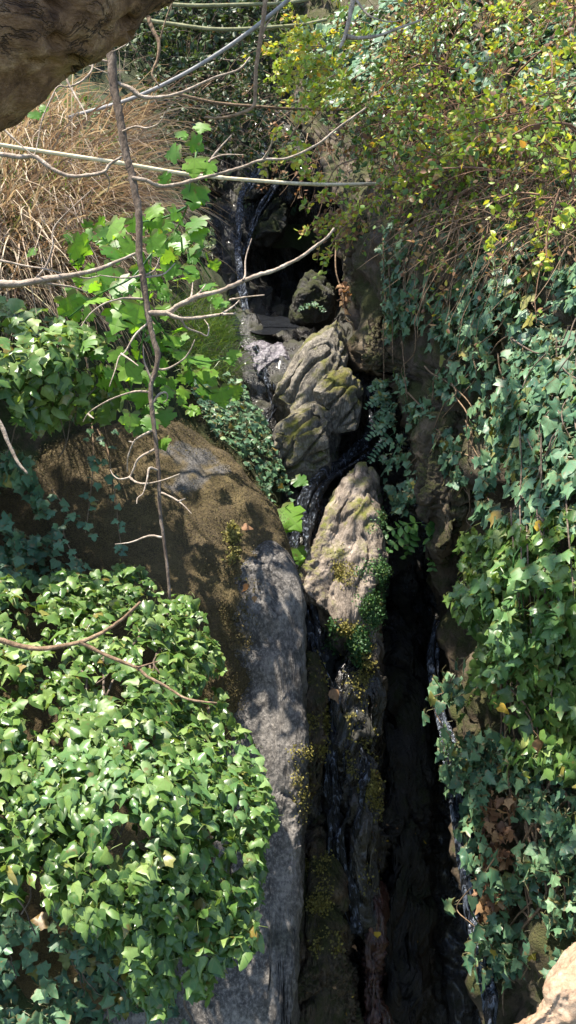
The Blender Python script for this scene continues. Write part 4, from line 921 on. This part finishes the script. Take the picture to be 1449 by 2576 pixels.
strand([(230, 1050), (235, 1130), (232, 1200), (222, 1290), (215, 1340)], SM, 18, (0.03, 0.045), M['ivy_blue'], 'ivy_strand', 'ivy strand on brown moss ending beside shaded ivy', T_IVY)
strand([(130, 1230), (170, 1290), (160, 1340), (190, 1400), (250, 1450)], SM, 22, (0.03, 0.05), M['ivy_blue'], 'ivy_strand', 'leafy ivy strand edging the brown moss above the glossy mound', T_IVY)
# gully ivy
V5 = Surf([(480, 950, 5.3), (600, 1000, 5.3), (700, 1150, 5.2), (540, 1080, 4.9), (640, 1200, 4.95), (700, 1300, 5.0), (740, 1340, 5.0)])
p5 = [(470, 960), (560, 930), (610, 960), (660, 1040), (690, 1120), (730, 1210), (740, 1290), (690, 1290), (655, 1210), (590, 1130), (530, 1080)]
f5 = leaf_field(V5, p5, 620, (0.026, 0.045), (-0.06, 0.1), up=0.5, rnd=0.5, clump=0.35, freq=50, seed=10)
ivy('gully_ivy', 'carpet of tiny ivy leaves in the crease behind the mossy boulder', f5, T_IVY, M['ivy_blue'], V5.p(np.array(650.), np.array(1250.), 0.1), 200)

# right hand side
def rs(off): 
    return lambda px, py: RIGHT.d(px, py) + off
p6 = [(940, 590), (1050, 500), (1300, 480), (1480, 520), (1480, 760), (1320, 860), (1240, 960), (1210, 1150), (1140, 1260), (1080, 1120), (1010, 1010), (975, 900), (960, 760), (960, 660)]
f6 = leaf_field(RIGHT, p6, 1500, (0.038, 0.066), (-0.26, -0.06), up=0.3, rnd=0.45, clump=0.55, freq=75, seed=12)
ivy('cliff_ivy', 'scattered dull green ivy climbing the brown cliff below the yellow shrub', f6, T_IVY, M['ivy_blue'], RIGHT.p(np.array(1100.), np.array(990.)), 280, surf_stems(RIGHT, 34, p6, (200, 450), (4.5, 2), -0.2, seed=51, xmin=960), stem_mat=M['twig_tan'])
p6b = [(940, 960), (1000, 950), (1040, 1050), (1010, 1120), (1060, 1200), (1060, 1300), (985, 1290), (960, 1180), (940, 1060)]
S6 = Surf([(940, 960, 5.35), (1000, 950, 5.15), (1050, 1100, 4.8), (990, 1120, 5.0), (1050, 1300, 4.8), (980, 1280, 5.0)])
f = leaf_field(S6, p6b, 170, (0.035, 0.055), (-0.06, 0.06), up=0.4, rnd=0.5, clump=0.5, freq=40, seed=13)
ivy('cliff_ivy', 'little ivy tuft hanging between the stream and brown buttress', f, T_IVY, M['ivy_blue'], S6.p(np.array(1000.), np.array(1300.)), 140)
V7 = Surf([(1180, 700, 4.4), (1449, 650, 3.7), (1449, 1000, 3.35), (1240, 1000, 3.9), (1200, 1200, 4.05), (1449, 1300, 3.2), (1150, 1450, 4.1), (1280, 1450, 3.5), (1449, 1600, 3.2), (1200, 1700, 4.0), (1449, 1950, 3.35), (1150, 1900, 4.3), (1300, 1850, 3.75), (1180, 2300, 4.3), (1449, 2300, 3.5), (1700, 1300, 2.8), (1230, 2576, 4.3), (1449, 2576, 3.5)])
p7 = [(1270, 780), (1380, 690), (1500, 650), (1500, 1330), (1380, 1340), (1260, 1320), (1190, 1300), (1210, 1180), (1225, 1080), (1250, 980), (1260, 860)]
f7 = leaf_field(V7, p7, 1150, (0.05, 0.078), (-0.06, 0.16), up=0.35, rnd=0.36, trnd=0.5, clump=0.25, freq=90, seed=14, bias=(-0.2, 0, 0))
ivy('ivy_curtain', 'thick curtain of blue green ivy leaves hanging on the cliff', f7, T_IVY, M['ivy_blue'], V7.p(np.array(1350.), np.array(1320.)), 300, surf_stems(V7, 18, p7, (250, 500), (5, 3), -0.03, seed=61, xmin=1230))
p8 = [(1300, 1310), (1500, 1290), (1500, 1980), (1400, 1960), (1280, 1950), (1230, 1850), (1140, 1800), (1190, 1700), (1190, 1600), (1120, 1520), (1130, 1430), (1160, 1350)]
f8 = leaf_field(V7, p8, 1250, (0.048, 0.078), (-0.08, 0.2), up=0.55, rnd=0.45, trnd=0.5, clump=0.35, freq=80, seed=15, bias=(-0.2, 0, 0))
ivy('ivy_curtain', 'sunlit bright green ivy leaves bulging over the black slot', f8, T_IVY + T_OVATE, M['ivy'], V7.p(np.array(1300.), np.array(1950.)), 300, surf_stems(V7, 14, [(1250, 1340), (1449, 1340), (1449, 1800), (1250, 1800)], (200, 350), (6, 3), 0.05, seed=62, xmin=1230), stem_mat=M['twig_tan'])
f = leaf_field(V7, [(1120, 1500), (1230, 1440), (1320, 1340), (1449, 1380), (1449, 1560), (1330, 1640), (1240, 1720), (1220, 1640), (1250, 1540)], 120, (0.045, 0.075), (-0.14, -0.04), up=0.9, rnd=0.5, trnd=0.6, clump=0.4, freq=60)
ivy('ivy_shoot', 'brightest yellow green ivy shoots reaching out over the black slot', f, T_IVY, M['ivy_fresh'], V7.p(np.array(1300.), np.array(1700.)), 120, surf_stems(V7, 5, [(1200, 1450), (1400, 1400), (1400, 1550), (1250, 1600)], (120, 220), (6, 4), -0.08, seed=63, down=False, xmin=1230), stem_mat=M['fern'])
p9 = [(1110, 1650), (1230, 1850), (1449, 1930), (1500, 2300), (1440, 2420), (1330, 2480), (1220, 2500), (1180, 2400), (1190, 2250), (1150, 2130), (1110, 1960), (1080, 1760)]
f9 = leaf_field(V7, p9, 1000, (0.042, 0.072), (-0.06, 0.22), up=0.35, rnd=0.5, clump=0.6, freq=70, seed=16)
ivy('ivy_curtain', 'thin shaded ivy over exposed roots above the tan stone', f9, T_IVY, M['ivy_blue'], V7.p(np.array(1350.), np.array(2450.)), 300, surf_stems(V7, 24, [(1260, 1900), (1449, 1930), (1449, 2250), (1270, 2250)], (200, 420), (9, 4), 0.12, seed=64, xmin=1230), stem_mat=M['twig_tan'])
strand([(1250, 2150), (1210, 2210), (1170, 2250), (1150, 2290), (1200, 2340), (1195, 2400), (1200, 2450)], V7, 13, (0.06, 0.085), M['ivy_blue'], 'ivy_strand', 'large ivy leaves dangling before the white streaked waterfall', T_IVY, off=-0.12, jit=18)
strand([(1180, 1650), (1140, 1700), (1120, 1740), (1085, 1760), (1110, 1820), (1150, 1870)], V7, 10, (0.055, 0.08), M['ivy_blue'], 'ivy_strand', 'few ivy leaves dangling in front of the black slot', T_IVY, off=-0.12, jit=16)
f = leaf_field(RIGHT, [(1470, 250), (1950, 150), (1950, 2900), (1560, 2900), (1480, 2300)], 3600, (0.05, 0.08), (-0.3, -0.04), up=0.35, rnd=0.5, clump=0.35, seed=23)
tag(link('cliff_ivy_cover', merge_leaves('cliff_ivy_cover', T_IVY, f[0], f[1], f[2], M['ivy_blue']), kind='stuff'), 'ivy covering the cliff onward past the tan stone', 'ivy')
f = leaf_field(LEFT, [(-60, 420), (-60, 1150), (-120, 2300), (-60, 2900), (-700, 2900), (-700, 420)], 3600, (0.05, 0.08), (-0.3, -0.04), up=0.5, rnd=0.55, clump=0.35, seed=24)
tag(link('bank_ivy_cover', merge_leaves('bank_ivy_cover', T_IVY, f[0], f[1], f[2], M['ivy']), kind='stuff'), 'ivy covering the bank around the foot of the leaning trunk', 'ivy')
print('ivy done')

# dry leaf litter hanging in the ivy on the right
f = leaf_field(V7, [(1200, 1980), (1290, 2000), (1270, 2300), (1240, 2450), (1200, 2300)], 130, (0.03, 0.06), (-0.02, 0.1), rnd=0.8, clump=0.3)
P, Rm, s, off, q = f
e = thing('dry_leaf_cluster', V7.p(np.array(1240.), np.array(2450.)), 'withered brown leaves hanging beside the white streaked waterfall', 'leaves')
leaf_objects(e, T_IVY, P, Rm, s, M['dry'])

# ---------------------------------------------------------------- vine with big leaves
VS = Surf([(440, 330, 3.6), (520, 320, 3.6), (490, 480, 3.5), (430, 560, 3.6), (250, 560, 3.9), (200, 640, 4.0), (330, 700, 3.6), (180, 780, 3.9), (500, 650, 3.9), (560, 930, 4.1), (430, 950, 3.9), (340, 950, 3.8), (380, 1080, 3.9), (560, 1000, 4.2)])
vlines = [[(505, 310), (495, 380), (480, 450), (470, 520), (440, 580), (380, 640)], [(470, 520), (420, 545), (350, 560), (280, 570), (210, 620), (180, 650)], [(380, 640), (330, 700), (250, 740), (170, 800)], [(440, 580), (490, 640), (530, 700)],
          [(380, 640), (370, 780), (350, 900), (330, 980), (380, 1090)], [(370, 780), (450, 880), (520, 910), (590, 890)], [(450, 880), (500, 960), (560, 1010)]]
vine = thing('vine', VS.p(np.array(380.), np.array(1090.)), 'vine with large backlit lime green lobed leaves behind the hanging branch', 'vine')
for l in vlines:
    C = crom(l, 6); d = VS.d(C[:, 0], C[:, 1]) + 0.05
    link('stem', tube_mesh('stem', [(W(C[:, 0], C[:, 1], d), np.linspace(6, 3, len(C)) / 2 * d / F_PX)], M['fern'], 5), vine)
spots = [(505, 325, .07), (465, 335, .06), (430, 385, .085), (500, 360, .08), (515, 425, .09), (490, 420, .10), (495, 500, .12), (415, 455, .06), (440, 545, .1), (480, 560, .11), (500, 600, .10), (390, 540, .09), (350, 560, .1), (300, 570, .12), (260, 600, .12), (210, 615, .12), (190, 650, .1),
         (330, 620, .1), (400, 610, .1), (450, 620, .11), (290, 640, .11), (370, 700, .1), (430, 680, .1), (180, 780, .14), (225, 760, .12), (290, 790, .17), (335, 790, .14), (320, 720, .13), (260, 700, .13), (215, 870, .11), (240, 720, .11), (480, 680, .09), (535, 670, .06), (490, 640, .09), (555, 755, .07),
         (400, 880, .09), (425, 870, .1), (450, 840, .09), (330, 940, .13), (310, 960, .1), (300, 900, .09), (250, 930, .07), (500, 900, .13), (530, 950, .13), (570, 895, .1), (590, 900, .07), (480, 950, .1), (560, 1000, .12), (520, 990, .09), (590, 990, .09), (360, 1010, .1), (380, 1060, .09), (410, 1050, .1), (320, 1060, .1), (345, 1075, .09), (400, 1120, .08), (425, 990, .07), (460, 900, .08), (270, 590, .09), (420, 640, .09), (350, 660, .1), (200, 700, .07), (80, 630, .07), (60, 270, .08), (85, 285, .07), (40, 290, .06), (105, 272, .05)]
q = np.array([(x, y) for x, y, s in spots]) + rng.normal(0, 6, (len(spots), 2)); s = np.array([x[2] for x in spots]) * 0.78
P = VS.p(q[:, 0], q[:, 1], rng.uniform(-0.1, 0.12, len(q)))
Nv = unit(np.array([0.05, -0.75, 0.55]) + 0.38 * rng.standard_normal((len(q), 3))); Tv = np.array([0.1, -0.3, -1.0]) + 0.45 * rng.standard_normal((len(q), 3))
Rm = frames(Nv, Tv); P = P - Rm[:, :, 1] * s[:, None] * 0.4
leaf_objects(vine, T_VINE, P, Rm, s, M['vine'])
q = sample_poly([(180, 560), (480, 520), (540, 700), (600, 900), (590, 1010), (400, 1080), (300, 1000), (160, 820)], 90); s = rng.uniform(0.035, 0.075, 90)
P = VS.p(q[:, 0], q[:, 1], rng.uniform(0.0, 0.3, 90)); Rm = frames(unit(np.array([0.05, -0.6, 0.7]) + 0.5 * rng.standard_normal((90, 3))), np.array([0.1, -0.3, -1.0]) + 0.5 * rng.standard_normal((90, 3)))
leaf_objects(vine, T_VINE, P, Rm, s, M['vine'])
# two big leaves by the stream
e = thing('young_vine', W(700, 1330, np.array(4.9)), 'single pale lobed leaves growing beside the narrow chute', 'plant')
P = np.array([W(728, 1300, np.array(4.75)), W(750, 1398, np.array(4.75)), W(757, 1210, np.array(4.95)), W(712, 1325, np.array(4.78))]); s = np.array([0.16, 0.09, 0.08, 0.10])
Rm = frames(np.array([(0.1, -0.5, 0.85), (0.2, -0.8, 0.5), (0, -0.4, 0.9), (0, -0.7, 0.6)]), np.array([(0.5, -0.5, -0.3), (0.2, -0.3, -1), (0.7, -0.4, -0.3), (-0.2, -0.3, -0.8)]))
leaf_objects(e, T_VINE, P - Rm[:, :, 1] * s[:, None] * 0.4, Rm, s, M['vine'])
link('stem', tube_mesh('stem', [px_line([(690, 1340, 4.95), (705, 1290, 4.85), (725, 1270, 4.76)], 4, 3)], M['fern'], 5), e)

# ---------------------------------------------------------------- upper right shrub
def shrub(name, label, surf, poly, ntw, length, dirv, per_m, size, lmat, tmat, off=(-0.35, 0.0), nobj=200, r_=0.0022, droop=0.9, wig=0.5, temps=T_SMALL, dry=0.0, rnd=0.7, seed=5, cat='shrub', clump=0.3, stems=6, spread=0.02):
    r = np.random.default_rng(seed); q = sample_poly(poly, ntw, clump, 100, seed); P = surf.p(q[:, 0], q[:, 1], r.uniform(off[0], off[1], len(q)))
    lines = grow(P, np.array(dirv) + rnd * r.standard_normal((len(q), 3)), length, 8, droop, wig, r)
    e = thing(name, surf.p(np.array(float(np.mean([a for a, b in poly]))), np.array(float(max(b for a, b in poly)))), label, cat)
    for l in lines[:stems]: link('stem', tube_mesh('stem', [(l, np.linspace(r_ * 2.2, r_, len(l)))], tmat, 5), e)
    link('twigs', tube_mesh('twigs', [(l, np.linspace(r_, r_ * 0.5, len(l))) for l in lines[stems:]], tmat, 4), e, kind='stuff')
    P, Rm, s = leaves_on(lines, per_m, size, spread, r=r); o = np.argsort(-visible_rank(P, s))
    nd = int(len(o) * dry)
    if nd:
        pick = r.permutation(len(o)); dr = pick[:nd]; link('dry_leaves', merge_leaves('dry_leaves', temps, P[dr], Rm[dr], s[dr], M['dry']), e, kind='stuff')
        keep = np.ones(len(o), bool); keep[dr] = False; o = o[keep[o]]
    leaf_objects(e, temps, P[o[:nobj]], Rm[o[:nobj]], s[o[:nobj]], lmat)
    if len(o) > nobj: link('foliage', merge_leaves('foliage', temps, P[o[nobj:]], Rm[o[nobj:]], s[o[nobj:]], lmat), e, kind='stuff')
    return e
pu = [(1000, 40), (1150, -60), (1520, -80), (1520, 520), (1400, 540), (1250, 500), (1100, 500), (1010, 440), (985, 380), (985, 300), (1000, 200)]
shrub('yellow_shrub', 'tangled sunlit shrub of small yellow green leaves and dry twigs on the cliff top', RIGHT, pu, 560, (0.25, 0.75), (-0.6, -0.5, 0.1), 36, (0.020, 0.042), M['shrub'], M['twig_red'], off=(-0.65, 0.0), nobj=300, dry=0.28, seed=71, stems=60, droop=1.2, clump=0.95, spread=0.03, r_=0.003)
shrub('yellow_shrub', 'brightest lime yellow leaf sprays standing out of the tangled cliff top shrub', RIGHT, pu, 110, (0.15, 0.4), (-0.5, -0.6, 0.3), 70, (0.022, 0.042), M['lime'], M['twig_red'], off=(-0.95, -0.5), nobj=300, seed=79, stems=20, droop=1.0, clump=0.8)
shrub('dry_bramble', 'brittle tan bramble twigs with few leaves below the yellow shrub', RIGHT, [(960, 420), (1200, 440), (1449, 480), (1500, 620), (1250, 600), (1050, 570), (940, 520)], 420, (0.2, 0.6), (-0.3, -0.6, -0.1), 7, (0.015, 0.03), M['shrub'], M['twig_tan'], off=(-0.5, -0.15), nobj=100, dry=0.5, seed=72, stems=20, droop=0.8)
shrub('leafy_spray', 'spray of bright yellow green leaves over the dark gully', RIGHT, [(750, 90), (830, 100), (880, 160), (850, 215), (770, 200), (745, 150)], 60, (0.15, 0.4), (-0.5, -0.6, 0.2), 90, (0.025, 0.045), M['lime'], M['twig_tan'], off=(-2.6, -2.2), nobj=200, seed=73, stems=4)
shrub('leafy_spray', 'drooping spray of orange and yellow leaves above the black pool', RIGHT, [(820, 470), (900, 480), (910, 540), (870, 580), (830, 560)], 40, (0.1, 0.3), (-0.4, -0.6, -0.2), 80, (0.02, 0.036), M['lime'], M['twig_tan'], off=(-1.8, -1.5), nobj=150, dry=0.35, seed=74, stems=4)
shrub('leafy_spray', 'small green spray beside the pale cane end', RIGHT, [(700, 330), (760, 340), (770, 390), (720, 395)], 16, (0.1, 0.2), (-0.3, -0.6, 0.2), 90, (0.025, 0.04), M['lime'], M['twig_tan'], off=(-3.2, -3.0), nobj=80, seed=75, stems=3)
shrub('dry_spray', 'rusty brown withered twigs hanging above the cane', RIGHT, [(640, 230), (760, 240), (900, 260), (1000, 420), (900, 460), (780, 440), (700, 300)], 45, (0.15, 0.4), (-0.7, -0.4, 0.0), 22, (0.015, 0.03), M['dry'], M['twig_tan'], off=(-2.2, -1.0), nobj=150, seed=76, stems=10)
shrub('leafy_spray', 'mixed white edged and green leaves around the cane end in the shrub', RIGHT, [(860, 220), (980, 240), (1060, 330), (1000, 400), (900, 360)], 40, (0.15, 0.35), (-0.4, -0.6, 0.1), 30, (0.03, 0.05), M['ivy'], M['twig_tan'], off=(-1.2, -0.5), nobj=200, seed=77, stems=5)
f10 = leaf_field(RIGHT, [(740, 60), (900, 20), (1100, -40), (1110, 120), (1050, 260), (940, 300), (850, 280), (760, 200)], 620, (0.07, 0.11), (-0.5, -0.1), up=0.4, rnd=0.5, clump=0.2, seed=18)
ivy('backdrop_ivy', 'dark blue green ivy massed behind the yellow leaf spray', f10, T_IVY, M['ivy_blue'], RIGHT.p(np.array(900.), np.array(280.)), 200)
f11 = leaf_field(RIGHT, [(820, -60), (1500, -120), (1500, 540), (1000, 500), (950, 300)], 1400, (0.05, 0.085), (-0.3, 0.0), up=0.5, rnd=0.5, clump=0.5, seed=19)
ivy('underlying_ivy', 'dull ivy showing through gaps of the yellow shrub', f11, T_IVY, M['ivy_blue'], RIGHT.p(np.array(1250.), np.array(500.)), 120)

# far head of the gorge
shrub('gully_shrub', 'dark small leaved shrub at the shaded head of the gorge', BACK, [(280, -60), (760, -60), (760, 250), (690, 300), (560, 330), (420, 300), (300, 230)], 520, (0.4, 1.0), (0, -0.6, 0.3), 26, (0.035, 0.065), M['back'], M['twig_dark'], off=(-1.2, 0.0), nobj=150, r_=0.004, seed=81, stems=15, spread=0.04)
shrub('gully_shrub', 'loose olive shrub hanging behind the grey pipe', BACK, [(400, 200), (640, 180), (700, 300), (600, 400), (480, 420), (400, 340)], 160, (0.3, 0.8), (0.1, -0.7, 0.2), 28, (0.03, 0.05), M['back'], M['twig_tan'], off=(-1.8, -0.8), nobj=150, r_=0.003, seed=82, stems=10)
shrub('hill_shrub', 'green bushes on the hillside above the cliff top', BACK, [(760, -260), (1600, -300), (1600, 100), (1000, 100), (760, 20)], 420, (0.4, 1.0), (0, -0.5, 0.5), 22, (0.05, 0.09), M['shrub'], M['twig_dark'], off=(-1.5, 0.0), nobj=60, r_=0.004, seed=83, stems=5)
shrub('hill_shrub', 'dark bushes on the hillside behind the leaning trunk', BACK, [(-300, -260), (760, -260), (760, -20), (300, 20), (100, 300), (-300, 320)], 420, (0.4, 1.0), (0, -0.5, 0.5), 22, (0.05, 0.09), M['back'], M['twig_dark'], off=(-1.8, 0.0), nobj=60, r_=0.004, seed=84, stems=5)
f = leaf_field(LEFT, [(200, 240), (440, 320), (520, 420), (540, 640), (400, 640), (330, 480), (200, 330)], 620, (0.03, 0.065), (-0.2, 0.0), up=0.6, rnd=0.6, clump=0.5, freq=70, seed=20)
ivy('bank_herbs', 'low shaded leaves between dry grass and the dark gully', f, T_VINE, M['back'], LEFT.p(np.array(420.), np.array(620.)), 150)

# ---------------------------------------------------------------- ferns, moss, small plants
def pinnate(name, label, roots, mat, size, pairs=8, L=0.25, seed=1, cat='fern'):
    r = np.random.default_rng(seed); e = thing(name, W(*[np.array(float(v)) for v in roots[0][:3]]), label, cat)
    for (px, py, d, dx, dz) in roots:
        p0 = W(px, py, np.array(float(d))); l = grow([p0], np.array([[dx, -0.35, dz]]), (L * 0.8, L * 1.2), 8, 1.0, 0.25, r)[0]
        link('frond_stem', tube_mesh('frond_stem', [(l, np.linspace(0.002, 0.001, len(l)))], mat, 4), e)
        t = np.repeat(np.linspace(1.2, len(l) - 1.01, pairs), 2); i = t.astype(int); f_ = (t - i)[:, None]; P = l[i] * (1 - f_) + l[i + 1] * f_
        tn = unit(l[i + 1] - l[i]); nn = unit(np.array([0, -0.5, 0.8]) + 0.4 * r.standard_normal((len(t), 3))); sd2 = np.cross(tn, nn) * np.where(np.arange(len(t)) % 2, 1, -1)[:, None]
        leaf_objects(e, T_SMALL, P, frames(nn, sd2 + 0.5 * tn), size * (1.1 - 0.6 * t / len(l)) * r.uniform(0.8, 1.2, len(t)), mat)
    return e
pinnate('fern', 'fern fronds hanging between the water and the ivy tuft', [(985, 960, 5.2, -0.6, 0.3), (990, 990, 5.15, -0.7, 0.1), (1000, 1020, 5.15, -0.5, -0.1), (985, 1010, 5.2, -0.4, 0.5), (1000, 1060, 5.1, -0.6, 0.0), (990, 1090, 5.1, -0.5, -0.2)], M['ivy_blue'], 0.04, 9, 0.18, 3)
pinnate('leafy_plant', 'plant with pairs of pointed leaves hanging before the black slot', [(1060, 1315, 4.85, -0.8, 0.2), (1060, 1320, 4.85, 0.7, 0.2), (1050, 1320, 4.85, -0.7, -0.2), (1065, 1320, 4.85, 0.6, -0.1), (1040, 1318, 4.85, -0.3, -0.6), (1075, 1340, 4.85, 0.2, -0.7)], M['fern'], 0.055, 6, 0.2, 4, 'plant')
pinnate('fern', 'tiny fern on the dark boulder beside the pool', [(785, 770, 6.45, -0.6, 0.3), (790, 770, 6.45, 0.5, 0.3), (788, 770, 6.45, 0, 0.6)], M['ivy_blue'], 0.03, 6, 0.10, 5)

def tufts(rock_o, name, poly, n, size, mat, label=None, even=False, temps=T_TINY, skip=None):
    """moss cushions: tiny leaves set on the rock by dropping lines from the front"""
    me = rock_o.data; co = np.empty(len(me.vertices) * 3, np.float32); me.vertices.foreach_get('co', co); co = co.reshape(-1, 3).astype(float)
    v = co - CAM; d = v @ FWD; a = (v @ RGT) / d * F_PX + IW / 2; b = IH / 2 - (v @ UPV) / d * F_PX
    no = np.empty(len(me.vertices) * 3, np.float32); me.vertices.foreach_get('normal', no); no = no.reshape(-1, 3).astype(float)
    m = in_poly(a, b, poly) & ((no * (CAM - co)).sum(-1) > 0); idx = np.where(m)[0]
    if len(idx) == 0: print('no tufts', name); return
    wgt = np.clip(0.55 + fbm(co[idx] * 11, 3, len(idx)), 0.0, 2) ** 3 + 1e-6
    if even: wgt = np.ones(len(idx))
    if skip is not None:
        dd = np.linalg.norm(co[idx] - skip[0], axis=1) + 0.06 * fbm(co[idx] * 9, 3, 77); wgt = wgt * (dd > skip[1])
    pk = rng.choice(idx, n, p=wgt / wgt.sum()); P = co[pk] + 0.012 * rng.standard_normal((n, 3)) + no[pk] * rng.uniform(0.0, 0.02, (n, 1))
    Rm = frames(no[pk] + np.array([0, 0, 0.3]) + 0.6 * rng.standard_normal((n, 3)), np.array([0, -0.2, -0.7]) + 0.7 * rng.standard_normal((n, 3)))
    o = link(name, merge_leaves(name, temps, P, Rm, rng.uniform(*size, n), mat), rock_o, kind='stuff')
    if label: o['label'] = label
tufts(pale, 'moss', [(895, 1370), (935, 1350), (965, 1430), (960, 1540), (925, 1600), (895, 1520)], 7000, (0.007, 0.014), M['moss_green'], 'dark green curtain of moss')
tufts(pale, 'moss', [(925, 1230), (955, 1240), (960, 1320), (935, 1350), (915, 1290)], 900, (0.007, 0.014), M['moss_green'])
tufts(pale, 'moss', [(800, 1580), (860, 1550), (915, 1590), (920, 1710), (860, 1730), (815, 1660)], 6500, (0.010, 0.020), M['moss_green'], 'bushy green moss cushion')
tufts(pale, 'moss', [(850, 1360), (890, 1380), (890, 1470), (860, 1480), (840, 1420)], 900, (0.006, 0.012), M['moss_yellow'], 'yellow moss')
tufts(pale, 'moss', [(860, 1560), (930, 1560), (935, 1700), (905, 1790), (870, 1740)], 1500, (0.008, 0.016), M['moss_yellow'], 'olive yellow moss')
for o_, pl in RIDGES:
    tufts(o_, 'moss', pl, 2600, (0.007, 0.016), M['moss_yellow'])
tufts(mossy, 'moss', [(-40, 1040), (700, 1040), (720, 1500), (600, 1900), (-40, 1900)], 46000, (0.003, 0.0075), M['moss_brown'], 'brown moss coat', even=True, skip=(bare1, 0.15))
tufts(grey, 'moss', [(420, 1370), (600, 1370), (650, 1450), (640, 1580), (600, 1680), (560, 1900), (420, 1900)], 7000, (0.006, 0.013), M['moss_brown'], 'brown moss edge')
tufts(grey, 'moss', [(735, 1880), (775, 1880), (770, 2060), (740, 2060)], 900, (0.006, 0.013), M['moss_yellow'])
tufts(mossy, 'moss', [(570, 1320), (590, 1320), (608, 1420), (600, 1460), (575, 1450)], 700, (0.010, 0.02), M['moss_yellow'], 'hanging tuft of yellow moss')
# ---------------------------------------------------------------- fallen leaves
fall = [(835, 1735, 4.6, .07, 'dry', 'curled tan fallen leaf caught at the foot of the chute'), (608, 1325, 4.25, .05, 'dry', 'curled brown leaf stuck on the mossy boulder beside yellow moss'),
        (625, 1470, 4.03, .045, 'dry', 'crumpled brown leaf upon the shoulder of the grey slab'), (640, 1500, 4.02, .03, 'dry', 'small shrivelled leaf below the crumpled brown leaf'),
        (948, 2345, 4.62, .05, 'yellow', 'bright yellow leaf stuck on the black bedrock'), (930, 2335, 4.62, .03, 'dry', 'brown leaf scrap beside the bright yellow leaf'), (890, 2378, 4.6, .03, 'dry', 'pale leaf scrap on wet brown bedrock'),
        (1345, 1320, 3.35, .05, 'yellow', 'round yellow leaf among blue green ivy'), (1255, 1775, 3.6, .05, 'yellow', 'yellow ivy leaf among sunlit ivy beside shaded roots'),
        (315, 1875, 2.85, .045, 'dry', 'rusty dead leaf cluster in the glossy ivy mound'), (200, 1905, 2.85, .04, 'dry', 'small rusty dead leaf deep in the glossy ivy mound'),
        (1355, 1860, 3.5, .06, 'dry', 'brown dead leaf hanging at the base of sunlit ivy')]
for (px, py, d, s, mt, lab) in fall:
    Vt, Ft, uv = T_OVATE[rng.integers(5)]; Vt = Vt.copy(); Vt[:, 2] += 0.5 * Vt[:, 0] ** 2 * 2
    o = link('fallen_leaf', mesh_from('fallen_leaf', Vt, Ft, M[mt], True, uv)); tag(o, lab, 'leaf', 'fallen leaves')
    A = np.eye(4); A[:3, :3] = frames(np.array([[0.1, -0.8, 0.5]]) + 0.3 * rng.standard_normal((1, 3)), np.array([[0.4, -0.2, -0.8]]) + 0.6 * rng.standard_normal((1, 3)))[0] * s; A[:3, 3] = W(px, py, np.array(float(d)))
    o.matrix_world = Matrix(A.tolist())
for rb, where, pl, c in ((rib2, 'the tall olive bedrock ridge', [(960, 1600), (1080, 1600), (1080, 2450), (960, 2450)], 18), (rib1, 'the black dripping bedrock ridge', [(855, 1700), (950, 1700), (950, 2300), (855, 2300)], 8), (rib3, 'the brown bedrock foot', [(740, 2100), (890, 2100), (890, 2560), (740, 2560)], 8)):
    me = rb.data; co = np.array([v.co[:] for v in me.vertices]); no = np.array([v.normal[:] for v in me.vertices]); v = co - CAM; d = v @ FWD
    m = in_poly((v @ RGT) / d * F_PX + IW / 2, IH / 2 - (v @ UPV) / d * F_PX, pl) & ((no * (CAM - co)).sum(-1) > 0.3); idx = rng.choice(np.where(m)[0], c)
    for i in idx:  # leaf flecks, added partly in place of glints on the wet rock
        Vt, Ft, uv = T_SMALL[rng.integers(3)]
        yel = rng.random() < 0.4
        o = link('leaf_glint_fleck', mesh_from('leaf_glint_fleck', Vt, Ft, M['yellow' if yel else 'dry'], True, uv)); tag(o, 'tiny %s fleck for leaf bits and water glints on %s' % ('yellow' if yel else 'brown', where), 'leaf', 'leaf and glint flecks on the wet bedrock')
        A = np.eye(4); A[:3, :3] = frames(no[i:i + 1] + 0.3 * rng.standard_normal((1, 3)), rng.standard_normal((1, 3)))[0] * rng.uniform(0.014, 0.03); A[:3, 3] = co[i] + no[i] * 0.006
        o.matrix_world = Matrix(A.tolist())
# orange dry bunch at the cliff corner
f = leaf_field(Surf([(850, 700, 5.4), (880, 700, 5.4), (860, 800, 5.4)]), [(850, 715), (872, 710), (888, 770), (875, 790), (855, 760)], 26, (0.03, 0.05), (-0.05, 0.05), rnd=0.8)
e = thing('dry_leaf_cluster', W(868, 800, np.array(5.45)), 'bunch of orange brown dead leaves dangling above the striated pile', 'leaves')
leaf_objects(e, T_OVATE, f[0], f[1], f[2], M['dry'])
link('stem', tube_mesh('stem', [px_line([(845, 600, 5.5), (845, 680, 5.42), (862, 740, 5.4), (870, 800, 5.4), (885, 812, 5.4)], 4, 3)], M['twig_tan'], 5), e)
print('objects', len(scene.objects))
